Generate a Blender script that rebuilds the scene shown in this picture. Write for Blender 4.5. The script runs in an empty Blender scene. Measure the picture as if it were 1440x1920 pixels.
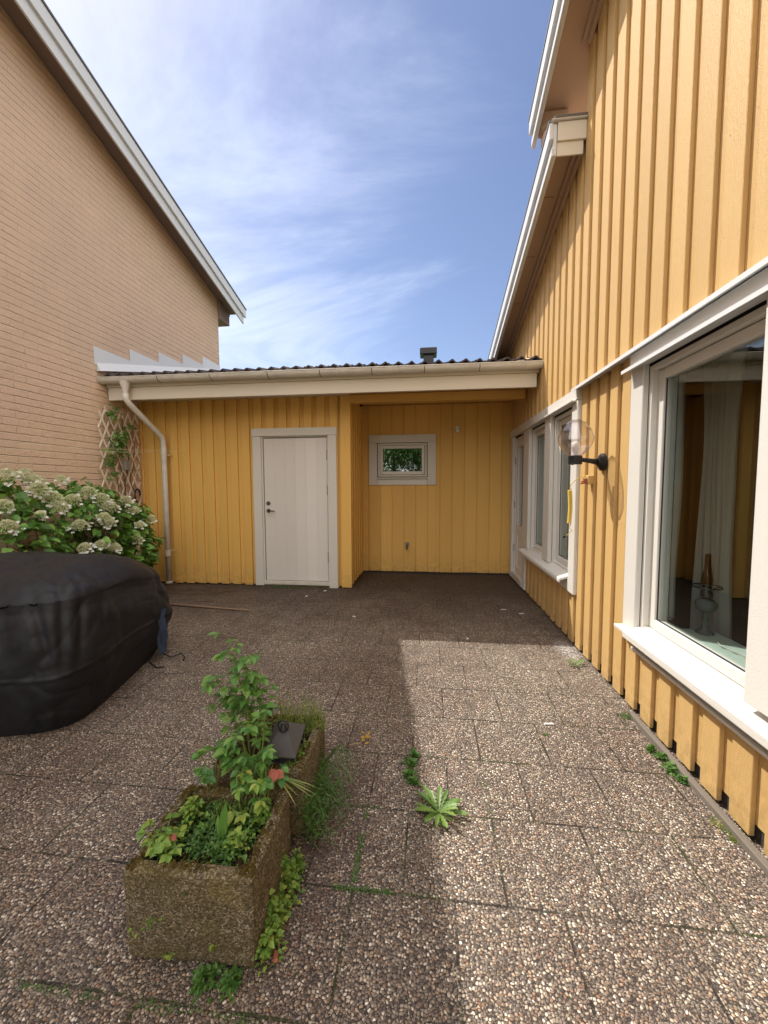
import bpy, math, random
from math import radians, sin, cos, pi
from mathutils import Vector, Matrix, noise
random.seed(7)
S = bpy.context.scene
COL = S.collection

# ------------------------------------------------------------------ camera
cam = bpy.data.cameras.new('camera'); camo = bpy.data.objects.new('camera', cam); COL.objects.link(camo)
p, yw, rl = 0.0665707, 0.1156398, -0.00424
fwd = Vector((-sin(yw)*cos(p), cos(yw)*cos(p), -sin(p))); rt = Vector((cos(yw), sin(yw), 0)); up = rt.cross(fwd)
r2 = rt*cos(rl)+up*sin(rl); u2 = -rt*sin(rl)+up*cos(rl)
M = Matrix((r2, u2, -fwd)).transposed().to_4x4(); M.translation = (0, 0, 1.4)
camo.matrix_world = M
cam.sensor_fit = 'HORIZONTAL'; cam.sensor_width = 36; cam.lens = 36*733.6/1440; cam.clip_start = .02; cam.clip_end = 2000
S.camera = camo

# ------------------------------------------------------------------ light
SUN = Vector((-.616, .37, 1)).normalized()
ELEV = math.asin(SUN.z); AZ = math.atan2(SUN.x, SUN.y)
W = bpy.data.worlds.new('World'); S.world = W; W.use_nodes = True
nt = W.node_tree; nt.nodes.clear()
def N(nt, t, **k):
    n = nt.nodes.new(t)
    for a, b in k.items(): setattr(n, a, b)
    return n
def L(nt, a, b): nt.links.new(a, b)
sky = N(nt, 'ShaderNodeTexSky', sky_type='NISHITA', sun_disc=False, sun_elevation=ELEV, sun_rotation=AZ)
sky.air_density = 1.0; sky.dust_density = 0.6; sky.ozone_density = 2.2
tc = N(nt, 'ShaderNodeTexCoord')
sep = N(nt, 'ShaderNodeSeparateXYZ'); L(nt, tc.outputs['Generated'], sep.inputs[0])
def wm(op, a, b=None, clamp=False):
    n = N(nt, 'ShaderNodeMath', operation=op, use_clamp=clamp)
    for i, v in enumerate((a, b)):
        if v is None: continue
        if isinstance(v, (int, float)): n.inputs[i].default_value = v
        else: L(nt, v, n.inputs[i])
    return n.outputs[0]
den = wm('MAXIMUM', wm('ADD', sep.outputs[2], .12), .05)
cmb = N(nt, 'ShaderNodeCombineXYZ'); L(nt, wm('DIVIDE', sep.outputs[0], den), cmb.inputs[0]); L(nt, wm('DIVIDE', sep.outputs[1], den), cmb.inputs[1])
mp = N(nt, 'ShaderNodeMapping'); mp.inputs['Rotation'].default_value = (0, 0, radians(35)); mp.inputs['Scale'].default_value = (1.0, 2.1, 1); mp.inputs['Location'].default_value = (3.1, 1.7, 0)
L(nt, cmb.outputs[0], mp.inputs[0])
nz = N(nt, 'ShaderNodeTexNoise'); nz.inputs['Scale'].default_value = .62; nz.inputs['Detail'].default_value = 9; nz.inputs['Roughness'].default_value = .62; nz.inputs['Distortion'].default_value = .9
L(nt, mp.outputs[0], nz.inputs[0])
# thin veil thickening towards the sun's side (left), wisps elsewhere
left = wm('MULTIPLY', wm('SUBTRACT', -.02, sep.outputs[0]), .55)
cl = wm('ADD', nz.outputs[0], left)
ramp = N(nt, 'ShaderNodeValToRGB'); ramp.color_ramp.elements[0].position = .46; ramp.color_ramp.elements[1].position = .92
ramp.color_ramp.interpolation = 'EASE'
L(nt, cl, ramp.inputs[0])
mix = N(nt, 'ShaderNodeMix', data_type='RGBA')
L(nt, wm('MULTIPLY', ramp.outputs[0], .78), mix.inputs[0])
tint = N(nt, 'ShaderNodeMix', data_type='RGBA', blend_type='MULTIPLY'); tint.inputs[0].default_value = 1
L(nt, sky.outputs[0], tint.inputs[6]); tint.inputs[7].default_value = (1.08, .98, 1.0, 1)
L(nt, tint.outputs[2], mix.inputs[6]); mix.inputs[7].default_value = (6.6, 7.2, 8.8, 1)
bg = N(nt, 'ShaderNodeBackground'); bg.inputs[1].default_value = .082
# unseen bright cloud bank, added overhead and behind the viewer to lift the shade
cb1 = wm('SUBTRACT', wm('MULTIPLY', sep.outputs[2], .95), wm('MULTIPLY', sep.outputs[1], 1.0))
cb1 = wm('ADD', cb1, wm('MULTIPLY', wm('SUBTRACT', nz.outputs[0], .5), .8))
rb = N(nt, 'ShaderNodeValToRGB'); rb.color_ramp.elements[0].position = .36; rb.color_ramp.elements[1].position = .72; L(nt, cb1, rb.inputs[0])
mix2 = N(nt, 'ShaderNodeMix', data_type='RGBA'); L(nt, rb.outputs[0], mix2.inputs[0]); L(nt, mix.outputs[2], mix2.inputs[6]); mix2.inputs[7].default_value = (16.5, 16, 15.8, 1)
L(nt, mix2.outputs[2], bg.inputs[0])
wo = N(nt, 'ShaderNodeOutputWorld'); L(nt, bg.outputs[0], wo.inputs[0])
sl = bpy.data.lights.new('sun', 'SUN'); sl.energy = 3.1; sl.angle = radians(.53); sl.color = (1, .95, .86)
so = bpy.data.objects.new('sun', sl); COL.objects.link(so); so.rotation_euler = SUN.to_track_quat('Z', 'Y').to_euler(); so.location = (-6, 4, 12)
vs = S.view_settings; vs.view_transform = 'Standard'; vs.look = 'None'; vs.gamma = 1; vs.exposure = 1.0

# ------------------------------------------------------------------ mesh helpers
class MB:
    def __init__(s): s.v = []; s.f = []; s.m = []
    def add(s, vs, fs, mi=0):
        o = len(s.v); s.v += [tuple(x) for x in vs]; s.f += [tuple(i+o for i in f) for f in fs]; s.m += [mi]*len(fs); return s
    def hexa(s, P, mi=0):
        return s.add(P, [(0, 3, 2, 1), (4, 5, 6, 7), (0, 1, 5, 4), (1, 2, 6, 5), (2, 3, 7, 6), (3, 0, 4, 7)], mi)
    def box(s, x0, x1, y0, y1, z0, z1, mi=0):
        return s.hexa([(x0, y0, z0), (x1, y0, z0), (x1, y1, z0), (x0, y1, z0), (x0, y0, z1), (x1, y0, z1), (x1, y1, z1), (x0, y1, z1)], mi)
    def strip(s, x0, x1, y0, y1, zb0, zb1, zt0, zt1, mi=0):   # slab in a YZ plane with sloping bottom/top
        return s.hexa([(x0, y0, zb0), (x1, y0, zb0), (x1, y1, zb1), (x0, y1, zb1), (x0, y0, zt0), (x1, y0, zt0), (x1, y1, zt1), (x0, y1, zt1)], mi)
    def tube(s, P, R, n=8, mi=0, cap=True):
        P = [Vector(q) for q in P]
        if isinstance(R, (int, float)): R = [R]*len(P)
        o = []; nrm = None
        for i, q in enumerate(P):
            d = (P[min(i+1, len(P)-1)]-P[max(i-1, 0)]).normalized()
            if nrm is None: nrm = d.orthogonal().normalized()
            nrm = (nrm-d*nrm.dot(d)).normalized(); b = d.cross(nrm)
            o += [q+(nrm*cos(2*pi*k/n)+b*sin(2*pi*k/n))*R[i] for k in range(n)]
        f = [(i*n+k, i*n+(k+1) % n, (i+1)*n+(k+1) % n, (i+1)*n+k) for i in range(len(P)-1) for k in range(n)]
        if cap: f += [tuple(range(n))[::-1], tuple((len(P)-1)*n+k for k in range(n))]
        return s.add(o, f, mi)
    def lathe(s, c, prof, n=24, ax='z', mi=0):
        o = []
        for r, h in prof:
            for k in range(n):
                a = 2*pi*k/n; u, w = r*cos(a), r*sin(a)
                o.append({'z': (c[0]+u, c[1]+w, c[2]+h), 'x': (c[0]+h, c[1]+u, c[2]+w), 'y': (c[0]+u, c[1]+h, c[2]+w)}[ax])
        f = [(i*n+k, i*n+(k+1) % n, (i+1)*n+(k+1) % n, (i+1)*n+k) for i in range(len(prof)-1) for k in range(n)]
        return s.add(o, f, mi)
    def grid(s, fn, nu, nv, mi=0, wrap=False):
        o = [fn(i/(nu if wrap else nu-1), j/(nv-1)) for j in range(nv) for i in range(nu)]
        f = []
        for j in range(nv-1):
            for i in range(nu if wrap else nu-1):
                a, b = i, (i+1) % nu; f.append((j*nu+a, j*nu+b, (j+1)*nu+b, (j+1)*nu+a))
        return s.add(o, f, mi)
    def ico(s, c, r, mi=0):
        t = (1+5**.5)/2; V = [Vector(x).normalized()*r for x in [(-1, t, 0), (1, t, 0), (-1, -t, 0), (1, -t, 0), (0, -1, t), (0, 1, t), (0, -1, -t), (0, 1, -t), (t, 0, -1), (t, 0, 1), (-t, 0, -1), (-t, 0, 1)]]
        F = [(0, 11, 5), (0, 5, 1), (0, 1, 7), (0, 7, 10), (0, 10, 11), (1, 5, 9), (5, 11, 4), (11, 10, 2), (10, 7, 6), (7, 1, 8), (3, 9, 4), (3, 4, 2), (3, 2, 6), (3, 6, 8), (3, 8, 9), (4, 9, 5), (2, 4, 11), (6, 2, 10), (8, 6, 7), (9, 8, 1)]
        return s.add([Vector(c)+x for x in V], F, mi)
    def octa(s, c, r, mi=0):
        c = Vector(c); V = [c+Vector(d)*r for d in [(1, 0, 0), (-1, 0, 0), (0, 1, 0), (0, -1, 0), (0, 0, 1), (0, 0, -1)]]
        return s.add(V, [(0, 2, 4), (2, 1, 4), (1, 3, 4), (3, 0, 4), (2, 0, 5), (1, 2, 5), (3, 1, 5), (0, 3, 5)], mi)
    # a leaf: base point, tip direction, surface normal, length, width, shape
    def leaf(s, c, d, nrm, ln, w, kind='ovate', mi=0, droop=.25):
        d = Vector(d).normalized(); nrm = Vector(nrm); nrm = (nrm-d*nrm.dot(d))
        if nrm.length < 1e-4: nrm = d.orthogonal()
        nrm.normalize(); r = d.cross(nrm); c = Vector(c)
        if kind == 'small': pr = [(0, 0), (.5, .5), (1, 0)]
        elif kind == 'heart': pr = [(0, .12), (.12, .46), (.32, .52), (.58, .42), (.82, .2), (1, 0)]
        elif kind == 'tooth': pr = [(0, .05), (.14, .30), (.20, .26), (.34, .48), (.41, .40), (.56, .46), (.62, .34), (.76, .30), (.81, .18), (1, 0)]
        elif kind == 'dandy': pr = [(0, .14), (.15, .12), (.25, .38), (.30, .16), (.42, .55), (.47, .24), (.6, .7), (.66, .36), (.78, .62), (.9, .4), (1, 0)]
        elif kind == 'blade': pr = [(0, .3), (.3, .5), (.7, .38), (1, 0)]
        else: pr = [(0, .05), (.2, .36), (.45, .5), (.75, .3), (1, 0)]
        V = []; F = []
        for t, q in pr:
            m = c+d*(ln*t)-nrm*(droop*ln*t*t); fold = nrm*(w*q*.35)
            V += [m+r*(w*q)+fold, m, m-r*(w*q)+fold]
        for i in range(len(pr)-1):
            a = i*3; F += [(a, a+1, a+4, a+3), (a+1, a+2, a+5, a+4)]
        return s.add(V, F, mi)

def obj(name, mb, mat, parent=None, label=None, cat=None, group=None, kind=None, smooth=False, bevel=0, seg=1):
    loc = Vector((0, 0, 0))
    q = parent
    while q is not None: loc += q.location; q = q.parent
    me = bpy.data.meshes.new(name)
    if parent is not None: me.from_pydata([tuple(Vector(v)-loc) for v in mb.v], [], mb.f)
    else:                                   # origin at the base of the mesh
        xs = [v[0] for v in mb.v]; ys = [v[1] for v in mb.v]; zs = [v[2] for v in mb.v]
        loc = Vector(((min(xs)+max(xs))/2, (min(ys)+max(ys))/2, min(zs)))
        me.from_pydata([tuple(Vector(v)-loc) for v in mb.v], [], mb.f)
    for m in (mat if isinstance(mat, (list, tuple)) else [mat]): me.materials.append(m)
    me.polygons.foreach_set('material_index', mb.m)
    if smooth: me.polygons.foreach_set('use_smooth', [True]*len(me.polygons))
    me.update()
    o = bpy.data.objects.new(name, me); COL.objects.link(o)
    if parent is not None: o.parent = parent
    else: o.location = loc
    if bevel:
        b = o.modifiers.new('bevel', 'BEVEL'); b.width = bevel; b.segments = seg; b.limit_method = 'ANGLE'; b.angle_limit = radians(40)
    for k, v in (('label', label), ('category', cat), ('group', group), ('kind', kind)):
        if v: o[k] = v
    return o
def thing(name, loc, label, cat, group=None):
    o = bpy.data.objects.new(name, None); COL.objects.link(o); o.location = loc; o.empty_display_size = .1
    o['label'] = label; o['category'] = cat
    if group: o['group'] = group
    return o

# ------------------------------------------------------------------ materials
class NT:
    def __init__(s, name):
        s.m = bpy.data.materials.new(name); s.m.use_nodes = True; s.t = s.m.node_tree; s.t.nodes.clear()
        s.out = s.n('ShaderNodeOutputMaterial'); s.b = s.n('ShaderNodeBsdfPrincipled'); s.l(s.b.outputs[0], s.out.inputs[0])
        s.pos = s.n('ShaderNodeNewGeometry').outputs['Position']
    def n(s, t, **k):
        n = s.t.nodes.new(t)
        for a, b in k.items(): setattr(n, a, b)
        return n
    def l(s, a, b): s.t.links.new(a, b)
    def val(s, sock, v):
        if isinstance(v, (int, float, tuple)): sock.default_value = v if not isinstance(v, tuple) or len(v) == 4 or sock.type == 'VECTOR' else (*v, 1)
        else: s.l(v, sock)
    def math(s, op, a, b=0, c=None, clamp=False):
        n = s.n('ShaderNodeMath', operation=op, use_clamp=clamp); s.val(n.inputs[0], a); s.val(n.inputs[1], b)
        if c is not None: s.val(n.inputs[2], c)
        return n.outputs[0]
    def map(s, scale=(1, 1, 1), rot=(0, 0, 0), loc=(0, 0, 0), src=None):
        n = s.n('ShaderNodeMapping'); s.l(src or s.pos, n.inputs[0]); n.inputs['Scale'].default_value = scale; n.inputs['Rotation'].default_value = rot; n.inputs['Location'].default_value = loc
        return n.outputs[0]
    def noise(s, scale, detail=4, rough=.5, vec=None, dist=0):
        n = s.n('ShaderNodeTexNoise'); s.l(vec or s.pos, n.inputs['Vector']); n.inputs['Scale'].default_value = scale; n.inputs['Detail'].default_value = detail; n.inputs['Roughness'].default_value = rough; n.inputs['Distortion'].default_value = dist
        return n.outputs[0]
    def ramp(s, fac, els, interp='LINEAR'):
        n = s.n('ShaderNodeValToRGB'); s.l(fac, n.inputs[0]); r = n.color_ramp; r.interpolation = interp
        while len(r.elements) < len(els): r.elements.new(.5)
        for e, (p_, c) in zip(r.elements, els): e.position = p_; e.color = (*c, 1) if isinstance(c, tuple) else (c, c, c, 1)
        return n.outputs[0]
    def mix(s, fac, a, b, blend='MIX'):
        n = s.n('ShaderNodeMix', data_type='RGBA', blend_type=blend); s.val(n.inputs[0], fac); s.val(n.inputs[6], a); s.val(n.inputs[7], b); return n.outputs[2]
    def bump(s, h, dist=.002, strength=1, prev=None):
        n = s.n('ShaderNodeBump'); n.inputs['Distance'].default_value = dist; n.inputs['Strength'].default_value = strength; s.l(h, n.inputs['Height'])
        if prev is not None: s.l(prev, n.inputs['Normal'])
        return n.outputs[0]
    def set(s, col=None, rough=None, nrm=None, **k):
        if col is not None: s.val(s.b.inputs['Base Color'], col)
        if rough is not None: s.val(s.b.inputs['Roughness'], rough)
        if nrm is not None: s.l(nrm, s.b.inputs['Normal'])
        for a, b in k.items(): s.val(s.b.inputs[a.replace('_', ' ')], b)
        return s.m

def paint(name, col, rough=.5, grain=(60, 60, 6), bump=.0012, var=.10, speck=.0, dirt=0, spec=.3):
    m = NT(name)
    g = m.noise(1, 5, .6, m.map(grain)); f = m.noise(260, 3, .6); big = m.noise(1.7, 4, .6)
    h = m.math('ADD', m.math('MULTIPLY', g, .7), m.math('MULTIPLY', f, .45))
    c = m.mix(m.math('MULTIPLY', big, var*1.6), col, tuple(x*.72 for x in col))
    c = m.mix(m.math('MULTIPLY', g, var*1.2), c, tuple(min(1, x*1.15+.01) for x in col))
    isl = m.n('ShaderNodeNewGeometry').outputs['Random Per Island']
    c = m.mix(m.math('MULTIPLY', isl, .22), c, m.mix(1, c, (.55, .50, .42), 'MULTIPLY'))
    if speck:
        vor = m.n('ShaderNodeTexVoronoi'); m.l(m.map((1, 1, .55)), vor.inputs['Vector']); vor.inputs['Scale'].default_value = 38
        sp = m.ramp(vor.outputs['Distance'], [(.04, 1.0), (.09, 0.0)])
        sp = m.math('MULTIPLY', sp, m.ramp(m.noise(9, 2), [(.55, 0.0), (.62, 1.0)]))
        c = m.mix(m.math('MULTIPLY', sp, speck), c, tuple(x*.35 for x in col))
        h = m.math('SUBTRACT', h, m.math('MULTIPLY', sp, .8))
    if speck:
        sz = m.n('ShaderNodeSeparateXYZ'); m.l(m.pos, sz.inputs[0])
        sd = m.math('MULTIPLY', m.math('SUBTRACT', .34, sz.outputs[2], clamp=True), m.ramp(m.noise(16, 6, .75), [(.40, 0.0), (.72, 1.0)]))
        c = m.mix(m.math('MULTIPLY', sd, 1.9, clamp=True), c, (.20, .13, .07))
        run = m.math('MULTIPLY', m.ramp(m.noise(1, 5, .7, m.map((34, 34, 1.1))), [(.56, 0.0), (.74, 1.0)]), .16)
        c = m.mix(run, c, m.mix(1, c, (.55, .45, .36), 'MULTIPLY'))
    if dirt:
        sz = m.n('ShaderNodeSeparateXYZ'); m.l(m.pos, sz.inputs[0])
        dn = m.ramp(m.noise(7, 5, .65), [(.42, 0.0), (.75, 1.0)])
        c = m.mix(m.math('MULTIPLY', dn, dirt), c, (.20, .155, .10))
    return m.set(c, rough, m.bump(h, bump), Specular_IOR_Level=spec)

YCOL = (.62, .405, .165)
m_yel = paint('yellow_paint', YCOL, .5, (150, 150, 30), .0038, .15, .75)
m_yel2 = paint('yellow_paint_shed', (.76, .46, .125), .55, (220, 220, 14), .0012, .12, .25)
m_soff = paint('soffit_paint', (.58, .405, .28), .6, (14, 90, 90), .0012, .2)
m_white = paint('white_trim_paint', (.69, .67, .63), .45, (170, 20, 170), .0014, .05)
m_whitev = paint('white_board_paint', (.69, .67, .63), .45, (90, 90, 200), .0018, .05)
m_door = paint('white_door_paint', (.72, .69, .66), .45, (90, 90, 8), .0006, .04)
m_gutter = paint('gutter_enamel', (.70, .67, .61), .4, (8, 8, 8), .0004, .10, 0, .28)
m_fascia = paint('fascia_paint', (.74, .68, .58), .5, (8, 90, 90), .0008, .08)
m_metal = paint('white_sheet_metal', (.70, .71, .72), .35, (5, 5, 5), .0003, .08)
m_barge = paint('grey_white_barge_paint', (.66, .68, .70), .4, (90, 6, 6), .0005, .06)
m_slot = paint('dark_verge_metal', (.16, .17, .18), .5)  # dark metal edge on top of the verges
m_dark = paint('black_metal', (.018, .018, .02), .38, (60, 60, 60), .0004, .05)
m_brass = paint('lock_metal', (.16, .15, .13), .35, (60, 60, 60), .0002, .05); m_brass.node_tree.nodes['Principled BSDF'].inputs['Metallic'].default_value = .8
m_steel = paint('steel', (.5, .5, .5), .3, (60, 60, 60), .0002, .05); m_steel.node_tree.nodes['Principled BSDF'].inputs['Metallic'].default_value = .9
m_found = paint('dark_plinth', (.045, .04, .037), .9, (60, 60, 60), .004, .3)
m_timber = paint('weathered_timber', (.17, .145, .12), .85, (80, 5, 80), .003, .5)
m_pole = paint('brown_stick', (.24, .15, .10), .8, (8, 60, 60), .001, .4)
m_lath = paint('pale_lath', (.80, .70, .58), .7, (50, 50, 50), .0008, .25)
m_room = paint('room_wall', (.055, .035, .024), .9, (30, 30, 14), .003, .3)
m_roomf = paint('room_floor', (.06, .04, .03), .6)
m_sillin = paint('inner_sill', (.62, .70, .66), .4)
m_plast = paint('white_plastic', (.72, .70, .64), .4, (20, 20, 20), .0002, .05)
m_grey = paint('grey_plastic', (.26, .24, .23), .6, (20, 20, 20), .0005, .15)
m_red = paint('red_paint', (.45, .05, .03), .5)
m_ycord = paint('yellow_cord', (.75, .55, .08), .45, (20, 20, 20), .0002, .05)
m_copper = paint('terminal_red', (.35, .11, .06), .5)
m_blue = paint('navy_cloth', (.035, .055, .10), .8, (200, 200, 200), .001, .2)
m_black = paint('matt_black', (.02, .02, .022), .6)
m_wire = paint('pale_line', (.72, .62, .45), .6)
m_stain = paint('white_flake', (.72, .70, .66), .8, (60, 60, 60), .001, .2)
m_bark = paint('stem_bark', (.14, .09, .06), .85, (60, 60, 20), .002, .4)
m_stem = paint('green_stem', (.16, .20, .05), .6, (60, 60, 20), .0005, .3)
m_sofa = paint('dark_blue_upholstery', (.03, .04, .06), .9)

def glassmat(name, tintc, f0=.05, rough=.0, amp=.9):
    m = NT(name); m.t.nodes.remove(m.b)
    tr = m.n('ShaderNodeBsdfTransparent'); tr.inputs[0].default_value = (*tintc, 1)
    gl = m.n('ShaderNodeBsdfGlossy'); gl.inputs['Roughness'].default_value = rough
    lw = m.n('ShaderNodeLayerWeight'); lw.inputs[0].default_value = .5
    f = m.math('ADD', m.math('MULTIPLY', m.math('POWER', lw.outputs['Facing'], 4.2), amp), f0, clamp=True)
    mx = m.n('ShaderNodeMixShader'); m.l(f, mx.inputs[0]); m.l(tr.outputs[0], mx.inputs[1]); m.l(gl.outputs[0], mx.inputs[2]); m.l(mx.outputs[0], m.out.inputs[0])
    return m.m
m_glass = glassmat('window_glass', (.955, .975, .965), .05, 0, .5)
m_globe = glassmat('lamp_glass', (.965, .95, .95), .07, .03, 1.0)
m_lampglass = glassmat('clear_glass', (.97, .975, .975), .09, .02)

def leafmat(name, cols, rough=.42, trans=.35, spec=.45):
    m = NT(name); g = m.n('ShaderNodeNewGeometry')
    c = m.ramp(g.outputs['Random Per Island'], [(i/(len(cols)-1), x) for i, x in enumerate(cols)])
    c = m.mix(m.math('MULTIPLY', m.noise(60, 3), .3), c, m.mix(1, c, (.35, .35, .3), 'MULTIPLY'))
    m.set(c, rough, m.bump(m.noise(160, 3), .0012), Specular_IOR_Level=spec)
    tb = m.n('ShaderNodeBsdfTranslucent'); m.l(m.mix(.5, c, (.25, .35, .03)), tb.inputs[0])
    mx = m.n('ShaderNodeMixShader'); mx.inputs[0].default_value = trans; m.l(m.b.outputs[0], mx.inputs[1]); m.l(tb.outputs[0], mx.inputs[2]); m.l(mx.outputs[0], m.out.inputs[0])
    return m.m
m_hleaf = leafmat('hydrangea_leaf', [(0.065, 0.158, 0.030), (0.102, 0.242, 0.044), (0.158, 0.335, 0.064), (0.260, 0.466, 0.084)])
m_rleaf = leafmat('raspberry_leaf', [(0.063, 0.172, 0.040), (0.092, 0.241, 0.052), (0.149, 0.322, 0.063), (0.230, 0.402, 0.092)])
m_lime = leafmat('lime_leaf', [(0.120, 0.240, 0.042), (0.180, 0.336, 0.060), (0.264, 0.408, 0.072), (0.408, 0.456, 0.096)])
m_deep = leafmat('creeper_leaf', [(0.051, 0.131, 0.029), (0.087, 0.203, 0.043), (0.145, 0.275, 0.058)])
m_grass = leafmat('grass_blade', [(0.105, 0.180, 0.045), (0.195, 0.285, 0.068), (0.330, 0.405, 0.105), (0.480, 0.435, 0.150)])
m_redleaf = leafmat('red_leaf', [(0.360, 0.084, 0.072), (0.504, 0.156, 0.120)])
m_yleaf = leafmat('yellow_leaf', [(.55, .38, .04), (.60, .30, .05)])
m_floret = leafmat('floret_cream', [(.55, .58, .28), (.74, .74, .42), (.86, .84, .60)], .7, .25, .2)
m_petal = leafmat('petal_white', [(.82, .82, .76), (.88, .88, .84)], .6, .3, .2)
m_vine = leafmat('vine_leaf', [(0.084, 0.182, 0.042), (0.140, 0.280, 0.070), (0.280, 0.364, 0.098)])

def concrete_agg(name, mossy):
    m = NT(name)
    v = m.n('ShaderNodeTexVoronoi'); v.inputs['Scale'].default_value = 210; m.l(m.pos, v.inputs['Vector'])
    sv = m.n('ShaderNodeSeparateColor'); m.l(v.outputs['Color'], sv.inputs[0])
    c = m.ramp(sv.outputs[0], [(0, (.06, .05, .035)), (.5, (.15, .12, .075)), (.8, (.24, .19, .12)), (1, (.40, .35, .25))])
    big = m.ramp(m.noise(9, 5, .65), [(.35, 0.0), (.72, 1.0)])
    c = m.mix(m.math('MULTIPLY', big, .75*mossy), c, (.10, .075, .022))
    c = m.mix(m.math('MULTIPLY', m.ramp(m.noise(5, 4, .6, m.map(loc=(5, 2, 1))), [(.55, 0.0), (.75, 1.0)]), .55*mossy), c, (.20, .15, .03))
    h = m.math('SUBTRACT', m.noise(120, 5, .7), m.math('MULTIPLY', v.outputs['Distance'], .8))
    return m.set(c, .95, m.bump(h, .006), Specular_IOR_Level=.15)
m_conc = concrete_agg('mossy_concrete', 1)
m_rim = concrete_agg('mossy_rim', .6)
def soil():
    m = NT('soil'); c = m.ramp(m.noise(90, 6, .7), [(.3, (.02, .013, .008)), (.7, (.075, .045, .025))])
    return m.set(c, 1, m.bump(m.noise(70, 6, .7), .02), Specular_IOR_Level=.1)
m_soil = soil()

def paving():
    m = NT('exposed_aggregate_paving')
    wv = m.n('ShaderNodeTexNoise'); wv.inputs['Scale'].default_value = 22; wv.inputs['Detail'].default_value = 2; m.l(m.pos, wv.inputs['Vector'])
    warp = m.n('ShaderNodeVectorMath', operation='MULTIPLY_ADD'); m.l(wv.outputs['Color'], warp.inputs[0]); warp.inputs[1].default_value = (.018, .018, .0); m.l(m.pos, warp.inputs[2])
    def vor(scale, feat, rnd=1.0):
        v = m.n('ShaderNodeTexVoronoi', voronoi_dimensions='2D', feature=feat); v.inputs['Scale'].default_value = scale; v.inputs['Randomness'].default_value = rnd; m.l(warp.outputs[0], v.inputs['Vector']); return v
    SC = 102
    f1 = vor(SC, 'F1'); de = vor(SC, 'DISTANCE_TO_EDGE')
    sc = m.n('ShaderNodeSeparateColor'); m.l(f1.outputs['Color'], sc.inputs[0])
    stone = m.ramp(sc.outputs[0], [(0, (.055, .048, .045)), (.18, (.13, .11, .10)), (.36, (.24, .195, .165)), (.52, (.19, .175, .165)), (.66, (.36, .285, .215)), (.79, (.46, .39, .32)), (.92, (.62, .56, .47)), (1, (.85, .81, .74))])
    stone = m.mix(m.math('MULTIPLY', m.ramp(sc.outputs[1], [(.72, 0.0), (.95, 1.0)]), .6), stone, (.36, .19, .10))
    stone = m.mix(m.math('MULTIPLY', m.ramp(sc.outputs[2], [(.6, 0.0), (.9, 1.0)]), .35), stone, (.22, .18, .15))
    stone = m.mix(m.math('MULTIPLY', m.noise(420, 3), .35), stone, (.08, .06, .05))
    def pebble(ff, dd, r0):
        return m.math('MULTIPLY', m.ramp(dd.outputs['Distance'], [(.03, 0.0), (.085, 1.0)]), m.ramp(ff.outputs['Distance'], [(r0, 1.0), (r0+.09, 0.0)]))
    keep = m.ramp(m.noise(38, 3), [(.30, 0.0), (.40, 1.0)])
    f2 = vor(SC*2.1, 'F1'); d2 = vor(SC*2.1, 'DISTANCE_TO_EDGE')
    s2c = m.n('ShaderNodeSeparateColor'); m.l(f2.outputs['Color'], s2c.inputs[0])
    stone2 = m.ramp(s2c.outputs[0], [(0, (.06, .05, .045)), (.5, (.17, .135, .11)), (.85, (.30, .24, .19)), (1, (.58, .52, .44))])
    p1 = pebble(f1, de, .40); p2 = pebble(f2, d2, .42)
    c = m.mix(p2, m.mix(m.noise(300, 3), (.034, .028, .023), (.072, .060, .050)), stone2)
    c = m.mix(m.math('MULTIPLY', p1, m.math('ADD', .35, m.math('MULTIPLY', m.ramp(m.noise(6, 5, .7), [(.30, 0.0), (.5, 1.0)]), .65))), c, m.mix(1, stone, (1.38, 1.38, 1.32), 'MULTIPLY'))
    # slabs, joints, moss
    br = m.n('ShaderNodeTexBrick'); m.l(m.map(loc=(.085, -.20, 0)), br.inputs['Vector']); br.offset = .5; br.squash = 1
    br.inputs['Scale'].default_value = 1; br.inputs['Brick Width'].default_value = .35; br.inputs['Row Height'].default_value = .35; br.inputs['Mortar Size'].default_value = .0052; br.inputs['Mortar Smooth'].default_value = .5
    br.inputs['Color1'].default_value = (.25, .25, .25, 1); br.inputs['Color2'].default_value = (.85, .85, .85, 1)
    slab = m.n('ShaderNodeSeparateColor'); m.l(br.outputs['Color'], slab.inputs[0])
    c = m.mix(m.math('MULTIPLY', slab.outputs[0], .30), c, m.mix(1, c, (.60, .54, .52), 'MULTIPLY'))
    joint = br.outputs['Fac']
    mossn = m.ramp(m.noise(2.3, 4, .6, m.map(loc=(1.3, 4, 0))), [(.46, 0.0), (.58, 1.0)])
    jc = m.mix(mossn, (.028, .023, .020), (.045, .060, .018))
    jn = m.ramp(m.noise(9, 4, .7), [(.345, .14), (.57, .92)])
    c = m.mix(m.math('MULTIPLY', joint, jn), c, jc)
    # wide soft dirt and damp, dark soil by the shed
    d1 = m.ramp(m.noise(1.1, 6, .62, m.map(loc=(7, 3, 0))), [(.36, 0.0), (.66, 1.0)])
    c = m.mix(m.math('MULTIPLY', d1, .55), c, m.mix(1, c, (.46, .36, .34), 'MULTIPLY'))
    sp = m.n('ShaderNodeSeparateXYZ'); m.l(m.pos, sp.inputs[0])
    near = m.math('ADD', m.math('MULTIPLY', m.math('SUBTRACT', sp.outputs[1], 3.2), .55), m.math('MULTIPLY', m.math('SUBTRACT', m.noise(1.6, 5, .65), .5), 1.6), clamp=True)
    c = m.mix(m.math('MULTIPLY', near, .72), c, m.mix(.55, m.mix(1, c, (.42, .31, .27), 'MULTIPLY'), (.050, .034, .028)))
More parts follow.
